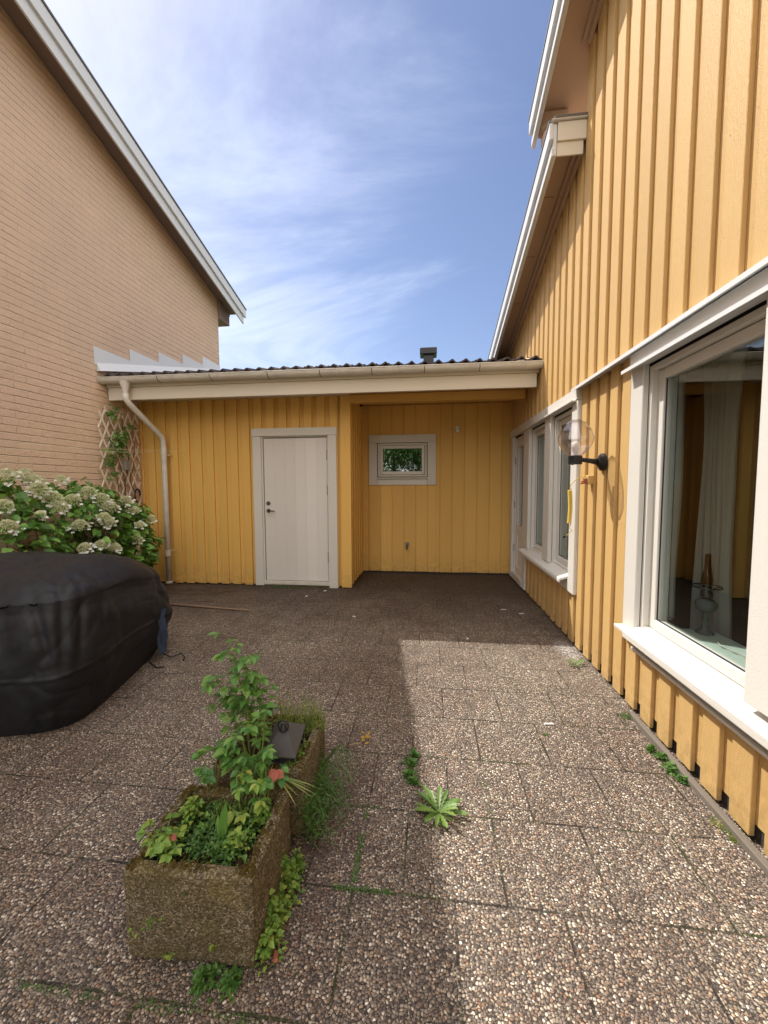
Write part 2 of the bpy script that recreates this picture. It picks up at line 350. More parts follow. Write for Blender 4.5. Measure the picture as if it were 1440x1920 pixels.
    # damp purple-brown stain beside the planters
    vd = m.n('ShaderNodeVectorMath', operation='DISTANCE'); m.l(m.map((1.6, .75, 1)), vd.inputs[0]); vd.inputs[1].default_value = (-.44*1.6, 1.6*.75, 0)
    st = m.math('MULTIPLY', m.ramp(m.math('ADD', vd.outputs['Value'], m.math('MULTIPLY', m.noise(5, 4), .3)), [(.30, 1.0), (.62, 0.0)]), .62)
    c = m.mix(st, c, m.mix(.6, m.mix(1, c, (.45, .30, .28), 'MULTIPLY'), (.050, .030, .027)))
    # spilled white paint by the wall, moss spots
    ve = m.n('ShaderNodeVectorMath', operation='DISTANCE'); m.l(m.map((1, .42, 1)), ve.inputs[0]); ve.inputs[1].default_value = (1.17, 3.40*.42, 0)
    wp = m.math('MULTIPLY', m.ramp(m.math('ADD', ve.outputs['Value'], m.math('MULTIPLY', m.noise(28, 5, .7), .16)), [(.12, 1.0), (.19, 0.0)]), m.ramp(m.noise(50, 4, .7), [(.45, 0.0), (.6, .85)]))
    c = m.mix(wp, c, (.66, .65, .63))
    ms = m.math('MULTIPLY', m.ramp(m.noise(3.2, 6, .7, m.map(loc=(2, 9, 0))), [(.62, 0.0), (.74, 1.0)]), m.ramp(m.noise(60, 4), [(.4, 0.0), (.6, .55)]))
    c = m.mix(ms, c, (.055, .065, .022))
    dome = m.math('SQRT', m.math('SUBTRACT', 1.0, m.math('POWER', m.math('MULTIPLY', f1.outputs['Distance'], 1.9, clamp=True), 2), clamp=True))
    h = m.math('ADD', m.math('MULTIPLY', p1, m.math('ADD', m.math('MULTIPLY', dome, .7), .3)), m.math('MULTIPLY', m.math('MULTIPLY', p2, m.math('SUBTRACT', 1.0, p1)), .35))
    h = m.math('SUBTRACT', h, m.math('MULTIPLY', m.math('MULTIPLY', joint, jn), .9))
    n1 = m.bump(h, .0055, .9); n2 = m.bump(m.noise(1.9, 4), .02, .5, n1)
    return m.set(c, m.ramp(sc.outputs[1], [(0, .55), (1, .85)]), n2, Specular_IOR_Level=.3)
m_pave = paving()

def brickmat():
    m = NT('painted_brick')
    sp = m.n('ShaderNodeSeparateXYZ'); m.l(m.pos, sp.inputs[0]); cb = m.n('ShaderNodeCombineXYZ'); m.l(sp.outputs[1], cb.inputs[0]); m.l(sp.outputs[2], cb.inputs[1]); m.l(sp.outputs[0], cb.inputs[2])
    wob = m.noise(14, 3, .6, cb.outputs[0])
    vv = m.n('ShaderNodeVectorMath', operation='ADD'); m.l(cb.outputs[0], vv.inputs[0])
    wc = m.n('ShaderNodeCombineXYZ'); m.l(m.math('MULTIPLY', m.math('SUBTRACT', wob, .5), .010), wc.inputs[1]); m.l(wc.outputs[0], vv.inputs[1])
    br = m.n('ShaderNodeTexBrick'); m.l(vv.outputs[0], br.inputs['Vector']); br.offset = .5
    br.inputs['Scale'].default_value = 1; br.inputs['Brick Width'].default_value = .26; br.inputs['Row Height'].default_value = .0745; br.inputs['Mortar Size'].default_value = .0048; br.inputs['Mortar Smooth'].default_value = .9
    br.inputs['Color1'].default_value = (.3, .3, .3, 1); br.inputs['Color2'].default_value = (.8, .8, .8, 1)
    sb = m.n('ShaderNodeSeparateColor'); m.l(br.outputs['Color'], sb.inputs[0])
    # rows read stronger than head joints: paint fills the upright joints
    fr = m.math('FRACT', m.math('DIVIDE', m.math('ADD', sp.outputs[2], m.math('MULTIPLY', m.math('SUBTRACT', wob, .5), .010)), .0745))
    row = m.ramp(m.math('ABSOLUTE', m.math('SUBTRACT', fr, .5)), [(.40, 0.0), (.485, 1.0)])
    base = m.mix(m.math('MULTIPLY', sb.outputs[0], .42), (.70, .505, .355), (.60, .42, .29))
    base = m.mix(m.math('MULTIPLY', m.ramp(m.noise(1.6, 6, .7), [(.35, 0.0), (.7, 1.0)]), .45), base, (.56, .41, .31))
    c = m.mix(m.math('MULTIPLY', row, m.math('ADD', m.math('MULTIPLY', m.ramp(m.noise(6, 4, .6), [(.35, 0.0), (.65, 1.0)]), .20), .03)), base, (.27, .17, .10))
    vor = m.n('ShaderNodeTexVoronoi'); vor.inputs['Scale'].default_value = 34; m.l(m.pos, vor.inputs['Vector'])
    c = m.mix(m.ramp(vor.outputs['Distance'], [(.05, .6), (.08, 0.0)]), c, (.30, .19, .11))
    gate = m.ramp(m.noise(5, 5, .7), [(.38, .15), (.62, 1.0)])
    rough_face = m.math('ADD', m.noise(45, 5, .7), m.math('MULTIPLY', m.noise(14, 3, .6), .6))
    h = m.math('SUBTRACT', m.math('MULTIPLY', rough_face, 1.0), m.math('ADD', m.math('MULTIPLY', m.math('MULTIPLY', row, gate), .8), m.math('MULTIPLY', br.outputs['Fac'], .4)))
    return m.set(c, .85, m.bump(h, .011, 1), Specular_IOR_Level=.2)
m_brick = brickmat()

def tilemat():
    m = NT('roof_tile'); c = m.ramp(m.noise(30, 5, .7), [(.3, (.028, .024, .024)), (.6, (.070, .052, .048)), (.8, (.11, .08, .07))])
    c = m.mix(m.ramp(m.noise(11, 4), [(.6, 0.0), (.7, .6)]), c, (.12, .12, .08))
    return m.set(c, .85, m.bump(m.noise(120, 4), .002), Specular_IOR_Level=.25)
m_tile = tilemat()
def covermat():
    m = NT('black_cover_cloth'); wx = m.noise(600, 2)
    c = m.mix(m.math('MULTIPLY', m.noise(3, 5, .6), .6), (.0095, .0098, .0125), (.018, .0185, .023))
    h = m.math('ADD', m.math('MULTIPLY', wx, .12), m.noise(9, 4, .55))
    return m.set(c, .52, m.bump(h, .012, .5), Specular_IOR_Level=.3)
m_cover = covermat()
def curtainmat():
    m = NT('sheer_curtain'); m.set((.85, .83, .76), .8, None)
    tb = m.n('ShaderNodeBsdfTranslucent'); tb.inputs[0].default_value = (.7, .68, .6, 1)
    mx = m.n('ShaderNodeMixShader'); mx.inputs[0].default_value = .4; m.l(m.b.outputs[0], mx.inputs[1]); m.l(tb.outputs[0], mx.inputs[2]); m.l(mx.outputs[0], m.out.inputs[0]); return m.m
m_curt = curtainmat()
def groundmat():
    m = NT('lawn'); c = m.ramp(m.noise(8, 6, .7), [(.3, (.035, .06, .015)), (.7, (.09, .13, .035))]); return m.set(c, 1, m.bump(m.noise(40, 4), .03))
m_ground = groundmat()

# ------------------------------------------------------------------ setting: ground
g = MB(); g.add([(-300, -300, -.06), (300, -300, -.06), (300, 300, -.06), (-300, 300, -.06)], [(0, 1, 2, 3)]); obj('ground', g, m_ground, kind='structure')
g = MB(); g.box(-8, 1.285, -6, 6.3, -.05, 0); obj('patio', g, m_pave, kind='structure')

# ------------------------------------------------------------------ siding generator
def siding(fix, plane, a0, a1, zb, top, opens, period, face, phase, t_out, t_in, z_under=.03, axis='Y', sgn=1, joint_only=False):
    """boards along an axis. plane = outer face coordinate; sgn = direction into the wall. top(a) gives height."""
    out = MB()
    def put(lo, hi, c0, c1, z0, rnd=0):
        cuts = sorted({lo, hi, *[e for o in opens for e in o[:2] if lo < e < hi]})
        for s0, s1 in zip(cuts, cuts[1:]):
            mid = (s0+s1)/2; iv = [(z0, None)]
            for (o0, o1, q0, q1) in opens:
                if o0 < mid < o1:
                    nv = []
                    for (b, t) in iv:
                        tt = t if t is not None else 99
                        if q1 <= b or q0 >= tt: nv.append((b, t)); continue
                        if q0 > b: nv.append((b, q0))
                        if q1 < tt: nv.append((q1, t))
                    iv = nv
            for (b, t) in iv:
                t0 = t if t is not None else top(s0); t1 = t if t is not None else top(s1)
                if max(t0, t1) <= b+.005: continue
                t0 = max(t0, b+.001); t1 = max(t1, b+.001)
                if axis == 'Y': out.strip(min(c0, c1), max(c0, c1), s0, s1, b, b, t0, t1)
                else: out.hexa([(s0, min(c0, c1), b), (s1, min(c0, c1), b), (s1, max(c0, c1), b), (s0, max(c0, c1), b), (s0, min(c0, c1), t0), (s1, min(c0, c1), t1), (s1, max(c0, c1), t1), (s0, max(c0, c1), t0)])
    if not joint_only:
        put(a0, a1, plane+sgn*t_out, plane+sgn*(t_out+t_in), zb+z_under)
    k = math.floor((a0-phase)/period)
    while phase+k*period < a1:
        lo = max(a0, phase+k*period); hi = min(a1, phase+k*period+face)
        if hi-lo > .012:
            j = random.uniform(-.0012, .0012)
            put(lo, hi, plane+j, plane+sgn*(t_out if not joint_only else t_out+t_in), zb+random.uniform(-.004, .004))
        k += 1
    if joint_only: put(a0, a1, plane+sgn*.012, plane+sgn*(t_out+t_in-.001), zb+.002)
    return out

# ================================================================== RIGHT HOUSE
H = thing('house', (2.6, 2.5, 0), 'tall yellow board-clad house on the right with white framed windows', 'house')
BIG = (1.60, 2.47, .53, 2.08); BIG2 = (.40, 1.42, .53, 2.08)
W1 = (4.40, 5.06, .60, 2.08); W2 = (3.60, 4.20, .60, 2.08); DO = (5.36, 6.0, .04, 2.08)
opens_low = [(.28, 2.60, .44, 2.3), (3.47, 5.30, .47, 2.3), (5.30, 6.19, -.1, 2.3)]
lowtop = lambda y: 2.2
s = siding(0, 1.25, -2.0, 6.2, .02, lowtop, opens_low, .1747, .107, 1.604, .022, .016, .05)
obj('lower_cladding', s, m_yel, H, bevel=.0022)
ZT = lambda y: 4.28-.262*(y-3.5)           # lower roof barge top line
ZU = lambda y: 4.95-.31*(y-3.5)            # upper roof barge top line
uptop = lambda y: (ZU(y)-.10) if y < 3.52 else (ZT(y)-.10)
s = siding(0, 1.225, -2.0, 3.52, 2.205, lambda y: ZU(y)-.10, [], .1747, .107, 1.604, .022, .020, .0)
s2 = siding(0, 1.225, 3.52, 7.6, 2.205, lambda y: ZT(y)-.10, [(4.6, 6.2, 2.2, 2.2)], .1747, .107, 1.604, .022, .020, .0)
s.add(s2.v, s2.f); obj('upper_cladding', s, m_yel, H, bevel=.0022)
c = MB()
for (a, b, z0, z1) in [(-2, .40, -.06, 2.2), (1.42, 1.60, -.06, 2.2), (2.47, 3.60, -.06, 2.2), (4.20, 4.40, .3, 2.2), (5.06, 5.36, -.06, 2.2), (6.0, 7.6, -.06, 2.2)]: c.box(1.29, 1.42, a, b, z0, z1)
for o in (BIG, BIG2, W1, W2): c.box(1.291, 1.419, o[0], o[1], -.06, o[2]); c.box(1.291, 1.419, o[0], o[1], o[3], 2.2)
c.box(1.292, 1.418, DO[0], DO[1], DO[3], 2.2); c.box(1.293, 1.417, 4.20, 4.40, -.06, .3)
c.strip(1.268, 1.42, -2, 3.52, 2.203, 2.203, ZU(-2)-.12, ZU(3.52)-.12); c.strip(1.268, 1.42, 3.521, 7.6, 2.203, 2.203, ZT(3.52)-.12, ZT(7.6)-.12)
obj('wall_core', c, m_found, H)
c = MB(); c.box(1.282, 1.2895, -2, 5.3, -.05, .09); obj('plinth', c, m_found, H)
# drip strip between lower and upper cladding
c = MB()
c.hexa([(1.178, -2, 2.190), (1.27, -2, 2.203), (1.27, 3.50, 2.203), (1.178, 3.50, 2.190), (1.178, -2, 2.197), (1.27, -2, 2.2045), (1.27, 3.50, 2.2045), (1.178, 3.50, 2.197)])
c.box(1.176, 1.1795, -2, 3.50, 2.176, 2.199)
obj('drip_strip', c, m_metal, H)

def window(name, o, xs=1.275, sash=.055, glassx=1.318, label=None):
    y0, y1, z0, z1 = o
    fr = MB()
    fr.box(1.262, 1.40, y0, y0+.03, z0, z1); fr.box(1.262, 1.40, y1-.03, y1, z0, z1); fr.box(1.262, 1.40, y0+.03, y1-.03, z1-.03, z1); fr.box(1.27, 1.40, y0+.03, y1-.03, z0, z0+.03)
    f = obj('window', fr, m_white, H, label=label, bevel=.002)
    sm = MB(); a, b, e, d = y0+.032, y1-.032, z0+.034, z1-.034
    sm.box(1.295, 1.345, a, a+sash, e, d); sm.box(1.295, 1.345, b-sash, b, e, d); sm.box(1.296, 1.344, a+sash, b-sash, d-sash, d); sm.box(1.290, 1.344, a+sash, b-sash, e, e+sash)
    sm.box(1.305, 1.312, a+sash, a+sash+.008, e+sash, d-sash, 1); sm.box(1.305, 1.312, b-sash-.008, b-sash, e+sash, d-sash, 1); sm.box(1.305, 1.312, a+sash+.008, b-sash-.008, e+sash, e+sash+.008, 1)
    obj('sash', sm, [m_white, m_dark], f, bevel=.003)
    gl = MB(); gl.box(glassx, glassx+.004, a+sash-.004, b-sash+.004, e+sash-.004, d-sash+.004); obj('pane', gl, m_glass, f)
    gl = MB(); gl.box(glassx+.016, glassx+.02, a+sash-.004, b-sash+.004, e+sash-.004, d-sash+.004); obj('pane', gl, m_glass, f)
    return f
window('big', BIG, label='large window with a curtain and an oil lamp behind it'); window('big2', BIG2); window('w1', W1); window('w2', W2)
# big window trims
t = MB(); t.box(1.228, 1.262, 2.47, 2.61, .43, 2.10); obj('side_trim', t, m_whitev, H, bevel=.004)
t = MB(); t.box(1.196, 1.262, 1.41, 1.597, .572, 2.075); obj('mullion_board', t, m_whitev, H, bevel=.005, seg=2)
t = MB(); t.box(1.228, 1.262, .28, .40, .43, 2.10); obj('side_trim', t, m_whitev, H, bevel=.004)
t = MB(); t.box(1.218, 1.262, .28, 2.612, 2.105, 2.189); obj('header_trim', t, m_white, H, bevel=.003)
t = MB(); t.hexa([(1.170, .25, 2.086), (1.262, .25, 2.096), (1.262, 2.61, 2.096), (1.170, 2.61, 2.086), (1.170, .25, 2.093), (1.262, .25, 2.104), (1.262, 2.61, 2.104), (1.170, 2.61, 2.093)]); t.box(1.168, 1.172, .25, 2.61, 2.075, 2.095); obj('header_flashing', t, m_metal, H)
t = MB(); t.hexa([(1.172, .28, .500), (1.295, .28, .535), (1.295, 2.475, .535), (1.172, 2.475, .500), (1.172, .28, .522), (1.295, .28, .559), (1.295, 2.475, .559), (1.172, 2.475, .522)])
t.box(1.168, 1.180, .28, 2.475, .480, .516); t.box(1.172, 1.228, 2.475, 2.60, .500, .519); obj('window_sill', t, m_white, H, bevel=.002)
t = MB(); t.box(1.232, 1.252, .28, 2.47, .425, .520); t.box(1.214, 1.256, .28, 2.47, .408, .424); obj('apron_board', t, m_white, H, bevel=.002)
# far window group and terrace door trims
t = MB(); t.box(1.222, 1.262, 3.46, 3.60, .46, 2.11); obj('side_trim', t, m_whitev, H, bevel=.004)
t = MB(); t.box(1.222, 1.262, 4.20, 4.40, .60, 2.11); t.box(1.236, 1.30, 4.22, 4.38, .585, .60); obj('mullion_board', t, m_white, H, bevel=.004)
t = MB(); t.box(1.222, 1.262, 5.06, 5.34, .60, 2.11); t.box(1.23, 1.262, 5.22, 5.34, .03, .60); obj('door_side_trim', t, m_white, H, bevel=.003)
t = MB(); t.box(1.222, 1.262, 6.0, 6.14, .03, 2.11); obj('door_side_trim', t, m_white, H, bevel=.003)
t = MB(); t.box(1.216, 1.262, 3.46, 6.18, 2.113, 2.21); t.box(1.178, 1.262, 3.50, 5.6, 2.098, 2.111); obj('header_trim', t, m_white, H, bevel=.002)
t = MB(); t.hexa([(1.160, 3.62, .545), (1.295, 3.62, .585), (1.295, 5.26, .585), (1.160, 5.26, .545), (1.160, 3.62, .567), (1.295, 3.62, .61), (1.295, 5.26, .61), (1.160, 5.26, .567)]); t.box(1.156, 1.166, 3.62, 5.26, .53, .560)
obj('window_sill', t, m_white, H, bevel=.002)
t = MB(); t.box(1.232, 1.262, 3.60, 5.22, .46, .545); obj('apron_board', t, m_white, H, bevel=.002)
# terrace door
dm = MB(); dm.box(1.275, 1.335, 5.39, 5.47, .12, 2.05); dm.box(1.275, 1.335, 5.89, 5.97, .12, 2.05); dm.box(1.275, 1.335, 5.47, 5.89, 1.95, 2.05); dm.box(1.275, 1.335, 5.47, 5.89, .70, .82); dm.box(1.29, 1.325, 5.47, 5.89, .12, .70); dm.box(1.27, 1.335, 5.47, 5.89, .12, .22)
dd = obj('terrace_door', dm, m_door, H, bevel=.003)
gm = MB(); gm.box(1.30, 1.304, 5.46, 5.90, .81, 1.96); obj('pane', gm, m_glass, dd)
for z in (.48, 1.12, 1.76):
    hm = MB(); hm.tube([(1.262, 5.985, z-.05), (1.262, 5.985, z+.05)], .010, 8); obj('hinge', hm, m_brass, dd)
hm = MB(); hm.tube([(1.275, 5.43, 1.08), (1.235, 5.43, 1.08), (1.235, 5.52, 1.08)], .008, 8); obj('door_handle', hm, m_steel, dd)
t = MB(); t.box(1.262, 1.345, 5.36, 5.388, .116, 2.08); t.box(1.262, 1.345, 5.972, 6.0, .116, 2.08); t.box(1.262, 1.345, 5.388, 5.972, 2.052, 2.08); obj('door_frame', t, m_white, H)
t = MB(); t.box(1.225, 1.34, 5.36, 6.0, .03, .115); obj('threshold', t, m_gutter, H, bevel=.004)
# roofs
def roof(X0, X1, Y0, Y1, Z, hb, nm):
    top = lambda y: Z(y)
    r = MB(); r.strip(X0+.03, X1, Y0, Y1, top(Y0)-.10, top(Y1)-.10, top(Y0)-.02, top(Y1)-.02); rf = obj(nm, r, [m_soff], H, bevel=.002)
    return rf
r = MB(); r.strip(.985, 5.2, 3.47, 8.2, ZT(3.47)-.105, ZT(8.2)-.105, ZT(3.47)-.02, ZT(8.2)-.02); rl_ = obj('lower_roof', r, m_soff, H)
r = MB(); r.strip(.97, 5.2, -3, 3.99, ZU(-3)-.105, ZU(3.99)-.105, ZU(-3)-.02, ZU(3.99)-.02); ru_ = obj('upper_roof', r, m_soff, H)
def barge(x, y0, y1, Z, par):
    b = MB(); b.strip(x+.020, x+.045, y0, y1, Z(y0)-.262, Z(y1)-.262, Z(y0)-.02, Z(y1)-.02); b.strip(x+.006, x+.0195, y0, y1-.015, Z(y0)-.262, Z(y1)-.262, Z(y0)-.20, Z(y1)-.20)
    obj('barge_board', b, m_metal, par, bevel=.002)
    b = MB(); b.strip(x-.012, x+.0195, y0, y1+.01, Z(y0)-.135, Z(y1)-.135, Z(y0)-.01, Z(y1)-.01); obj('verge_flashing', b, m_metal, par, bevel=.003)
    b = MB(); b.strip(x-.018, x+.10, y0, y1+.015, Z(y0)-.008, Z(y1)-.008, Z(y0)+.012, Z(y1)+.012); obj('verge_cap', b, m_slot, par)
barge(.955, 3.45, 8.2, ZT, rl_); barge(.925, -3, 4.01, ZU, ru_)
b = MB(); b.box(1.005, 1.222, 3.440, 3.468, 4.135, 4.275); b.box(1.005, 1.205, 3.455, 3.47, 4.030, 4.134); obj('end_box', b, m_fascia, rl_, bevel=.002)
b = MB(); b.box(.955, 1.224, 3.42, 3.56, 4.281, 4.291); b.box(.975, 1.224, 3.425, 3.54, 4.292, 4.318, 1); obj('end_flashing', b, [m_metal, m_timber], rl_, bevel=.004)
b = MB(); b.strip(1.196, 1.2245, 3.49, 7.6, ZT(3.49)-.20, ZT(7.6)-.20, ZT(3.49)-.106, ZT(7.6)-.106); b.strip(1.165, 1.1955, 3.49, 7.6, ZT(3.49)-.145, ZT(7.6)-.145, ZT(3.49)-.106, ZT(7.6)-.106); obj('rafter_trim', b, m_soff, rl_, bevel=.002)
b = MB(); b.strip(1.196, 1.2245, -2, 3.40, ZU(-2)-.20, ZU(3.4)-.20, ZU(-2)-.106, ZU(3.4)-.106); b.strip(1.165, 1.1955, -2, 3.44, ZU(-2)-.145, ZU(3.44)-.145, ZU(-2)-.106, ZU(3.44)-.106); obj('rafter_trim', b, m_soff, ru_, bevel=.002)
b = MB()  # carved rafter end
zc = ZU(3.9)-.11
zc = ZU(3.9)-.10
b.box(.975, 1.22, 3.84, 3.97, zc-.16, zc); b.box(1.0, 1.22, 3.82, 3.96, zc-.26, zc-.161); obj('rafter_end', b, m_soff, ru_, bevel=.03, seg=3)
for yy in (3.95, 4.6, 5.3):
    b = MB(); b.box(1.03, 1.13, yy, yy+.004, ZT(yy)-.1075, ZT(yy)-.1055)
    obj('soffit_joint', b, m_black, rl_)
# interior
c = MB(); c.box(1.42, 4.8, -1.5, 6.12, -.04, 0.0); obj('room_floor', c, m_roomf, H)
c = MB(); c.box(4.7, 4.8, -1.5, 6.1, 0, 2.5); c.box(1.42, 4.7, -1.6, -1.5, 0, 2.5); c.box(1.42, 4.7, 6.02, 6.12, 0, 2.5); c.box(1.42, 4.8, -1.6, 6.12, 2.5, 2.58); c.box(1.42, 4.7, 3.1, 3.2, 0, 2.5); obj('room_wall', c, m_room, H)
c = MB(); c.box(1.345, 1.66, .40, 2.47, .500, .545)
for k in range(22): c.box(1.37+k*.013, 1.375+k*.013, .42, 2.45, .5455, .549)
obj('inner_sill', c, m_sillin, H, bevel=.001)
c = MB(); c.box(5.0, 5.2, -3, 8.2, 0, 4.0); obj('rear_wall', c, m_yel, H)

def curtain(y0, y1, x, z0, z1, amp, n, label, waist=.0, par=None):
    cm = MB()
    def fn(u, v):
        w = 1-waist*sin(pi*min(1, (1-v)*1.1))
        y = (y0+y1)/2+(u-.5)*(y1-y0)*w
        return (x+amp*sin(u*n*2*pi+v*.8)*(.6+.4*v)+.006*sin(u*37), y+.01*sin(v*9+u*5), z0+(z1-z0)*v)
    cm.grid(fn, 90, 16)
    cm2 = MB(); cm2.grid(lambda u, v: tuple(a+b for a, b in zip(fn(u, v), (.0015, 0, 0))), 90, 16)
    cm.add(cm2.v, [f[::-1] for f in cm2.f])
    return obj('curtain', cm, m_curt, None, label, 'curtain', 'curtains hanging inside the windows', smooth=True)
curtain(2.50, 2.84, 1.78, .42, 2.35, .030, 5, 'long white sheer curtain gathered behind the oil lamp in the big window', .35)
curtain(2.60, 2.90, 1.52, .56, 2.22, .018, 6, 'pale curtain at the far edge of the big window')
curtain(4.86, 5.12, 1.52, .60, 2.1, .02, 4, 'pale curtain in the window beside the terrace door')
curtain(3.98, 4.24, 1.52, .60, 2.1, .02, 4, 'pale curtain in the window behind the glass wall lamp')
# oil lamp on the sill
lx, ly, lz = 1.57, 2.39, .55
KS = .82
m_font = paint('pressed_glass', (.15, .17, .17), .12, (30, 30, 30), .001, .1)
ol = thing('oil_lamp', (lx, ly, lz), 'glass oil lamp with brass burner standing on the inner window sill', 'oil lamp')
o = MB(); o.lathe((lx, ly, lz), [(0, 0), (.055, 0), (.055, .008), (.025, .03), (.014, .07), (.020, .10), (.014, .13), (.02, .15)], 20); o.v = [(lx+(p_[0]-lx)*KS, ly+(p_[1]-ly)*KS, lz+(p_[2]-lz)*KS) for p_ in o.v]; obj('foot', o, m_font, ol, smooth=True)
o = MB(); o.lathe((lx, ly, lz), [(.02, .15), (.055, .17), (.066, .20), (.06, .225), (.03, .245), (.02, .25)], 20); o.v = [(lx+(p_[0]-lx)*KS, ly+(p_[1]-ly)*KS, lz+(p_[2]-lz)*KS) for p_ in o.v]; obj('oil_font', o, m_font, ol, smooth=True)
o = MB(); o.lathe((lx, ly, lz), [(.02, .25), (.034, .26), (.034, .29), (.022, .31), (.03, .33), (.0, .33)], 20); o.tube([(lx, ly, lz+.28), (lx-.05, ly-.03, lz+.28)], .003, 6); o.v = [(lx+(p_[0]-lx)*KS, ly+(p_[1]-ly)*KS, lz+(p_[2]-lz)*KS) for p_ in o.v]; obj('burner', o, m_brass, ol, smooth=True)
o = MB(); o.lathe((lx, ly, lz), [(.022, .33), (.034, .37), (.026, .42), (.018, .48), (.018, .56)], 20); o.v = [(lx+(p_[0]-lx)*KS, ly+(p_[1]-ly)*KS, lz+(p_[2]-lz)*KS) for p_ in o.v]; obj('chimney', o, m_lampglass, ol, smooth=True)
o = MB(); o.tube([(lx+.085*cos(a*pi/12), ly+.085*sin(a*pi/12), lz+.33) for a in range(25)], .0045, 6); o.tube([(lx-.085, ly, lz+.33), (lx-.03, ly, lz+.31)], .003, 6); o.tube([(lx+.085, ly, lz+.33), (lx+.03, ly, lz+.31)], .003, 6); o.v = [(lx+(p_[0]-lx)*KS, ly+(p_[1]-ly)*KS, lz+(p_[2]-lz)*KS) for p_ in o.v]; obj('shade_ring', o, m_brass, ol, smooth=True)
o = MB(); o.tube([(lx, ly-.05, lz+.01), (lx-.02, ly-.12, lz+.006), (lx-.05, ly-.2, lz+.006), (lx-.03, ly-.3, lz+.006), (lx, ly-.45, lz+.006)], .003, 6); obj('power_cord', o, m_plast, ol, smooth=True)
o = MB(); o.box(2.1, 3.0, .6, 2.7, .0, .42); o.box(2.85, 3.05, .6, 2.7, .42, .8); o.box(2.1, 3.0, 2.5, 2.75, .42, .62); obj('sofa', o, m_sofa, None, 'dark upholstered sofa inside the room behind the big window', 'sofa', bevel=.05, seg=3)
o = MB(); o.hexa([(2.0, 2.0, 1.62), (2.5, 1.65, 1.62), (2.5, 2.0, 1.60), (2.0, 2.3, 1.60), (2.12, 2.05, 1.80), (2.4, 1.8, 1.80), (2.4, 2.0, 1.80), (2.12, 2.2, 1.80)]); o.tube([(2.25, 2.02, 1.80), (2.25, 2.02, 2.5)], .004, 6)
obj('pendant_lamp', o, m_curt, None, 'pale pendant lamp shade hanging inside behind the big window', 'pendant lamp')

# ================================================================== SHED WING
B = thing('shed', (-1.4, 6.4, 0), 'low yellow shed between the two houses with white door and dark tiled roof', 'shed')
SR = lambda y: 2.83+.262*(y-4.54)
dopen = (-2.42, -1.24, -.1, 2.19)
s = siding(0, 5.2, -4.1, -1.05, .015, lambda a: 2.70, [dopen], .178, .112, -3.829, .030, .018, .006, axis='X')
s.box(-1.19, -1.048, 5.186, 5.199, .01, 2.66)
obj('front_cladding', s, m_yel2, B, bevel=.006, seg=2)
s = siding(0, -1.05, 5.20, 6.2, .03, lambda a: 2.62, [], .178, .066, 5.32, .024, .018, .0, axis='Y', sgn=-1)
obj('side_cladding', s, m_yel2, B, bevel=.005)
wop = (-.955, .10, 1.415, 2.20)
s = siding(0, 6.2, -1.092, 1.248, .03, lambda a: 2.66, [wop], .1885, .1815, -.965, .010, .012, .0, axis='X', joint_only=True)
obj('recess_cladding', s, m_yel2, B, bevel=.003)
c = MB()
for (a, b, z0, z1) in [(-4.09, -2.30, .06, 2.7), (-1.36, -1.11, .06, 2.7), (-2.30, -1.36, 2.09, 2.7)]: c.box(a, b, 5.243, 5.36, z0, z1)
c.box(-1.24, -1.094, 5.36, 7.9, .06, 2.7); c.box(-1.094, -.80, 6.2225, 6.34, .06, 2.66); c.box(-.05, 1.28, 6.2225, 6.34, .06, 2.66); c.box(-.80, -.05, 6.223, 6.339, .06, 1.53); c.box(-.80, -.05, 6.223, 6.339, 2.10, 2.66)
c.box(-4.09, 1.28, 8.0, 8.1, .06, 3.6)
obj('wall_core', c, m_room, B)
c = MB(); c.box(-4.09, -1.09, 5.238, 5.30, -.04, .06); c.box(-1.16, -1.085, 5.30, 6.25, -.04, .06); c.box(-1.08, 1.28, 6.209, 6.3, -.04, .045); obj('plinth', c, m_found, B)
# door
d = MB(); d.box(-2.42, -2.30, 5.176, 5.222, .015, 2.082); obj('door_side_trim', d, m_whitev, B, bevel=.003)
d = MB(); d.box(-1.36, -1.24, 5.176, 5.222, .0, 2.082); obj('door_side_trim', d, m_whitev, B, bevel=.003)
d = MB(); d.box(-2.428, -1.232, 5.170, 5.222, 2.084, 2.19); obj('door_head_trim', d, m_white, B, bevel=.003)
d = MB(); d.box(-2.30, -2.285, 5.205, 5.30, .04, 2.083); d.box(-1.375, -1.36, 5.205, 5.30, .04, 2.083); d.box(-2.285, -1.375, 5.205, 5.30, 2.068, 2.083); obj('door_frame', d, m_white, B)
d = MB()
xs = [-2.278+i*(.896/6) for i in range(7)]
for a, b in zip(xs, xs[1:]): d.box(a+.0014, b-.0014, 5.222, 5.262, .085, 2.058)
d.box(-2.277, -1.383, 5.2245, 5.261, .086, 2.057)
door = obj('door', d, m_door, B, bevel=.0025)
d = MB(); d.lathe((-2.225, 5.222, 1.165), [(.0, -.012), (.026, -.012), (.03, -.006), (.03, 0)], 16, 'y'); d.box(-2.23, -2.22, 5.206, 5.212, 1.15, 1.18); obj('lock', d, m_brass, door)
d = MB(); d.lathe((-2.225, 5.222, 1.062), [(.0, -.01), (.026, -.01), (.03, -.004), (.03, 0)], 16, 'y'); d.tube([(-2.225, 5.22, 1.062), (-2.225, 5.172, 1.062), (-2.205, 5.165, 1.062), (-2.12, 5.165, 1.060)], .009, 8); obj('door_handle', d, m_brass, door)
for z in (.42, 1.35, 1.82):
    d = MB(); d.tube([(-1.378, 5.212, z-.07), (-1.378, 5.212, z+.07)], .009, 8); obj('hinge', d, m_grey, door)
d = MB(); d.box(-2.30, -1.36, 5.19, 5.31, .028, .078); obj('threshold', d, m_gutter, B, bevel=.004)
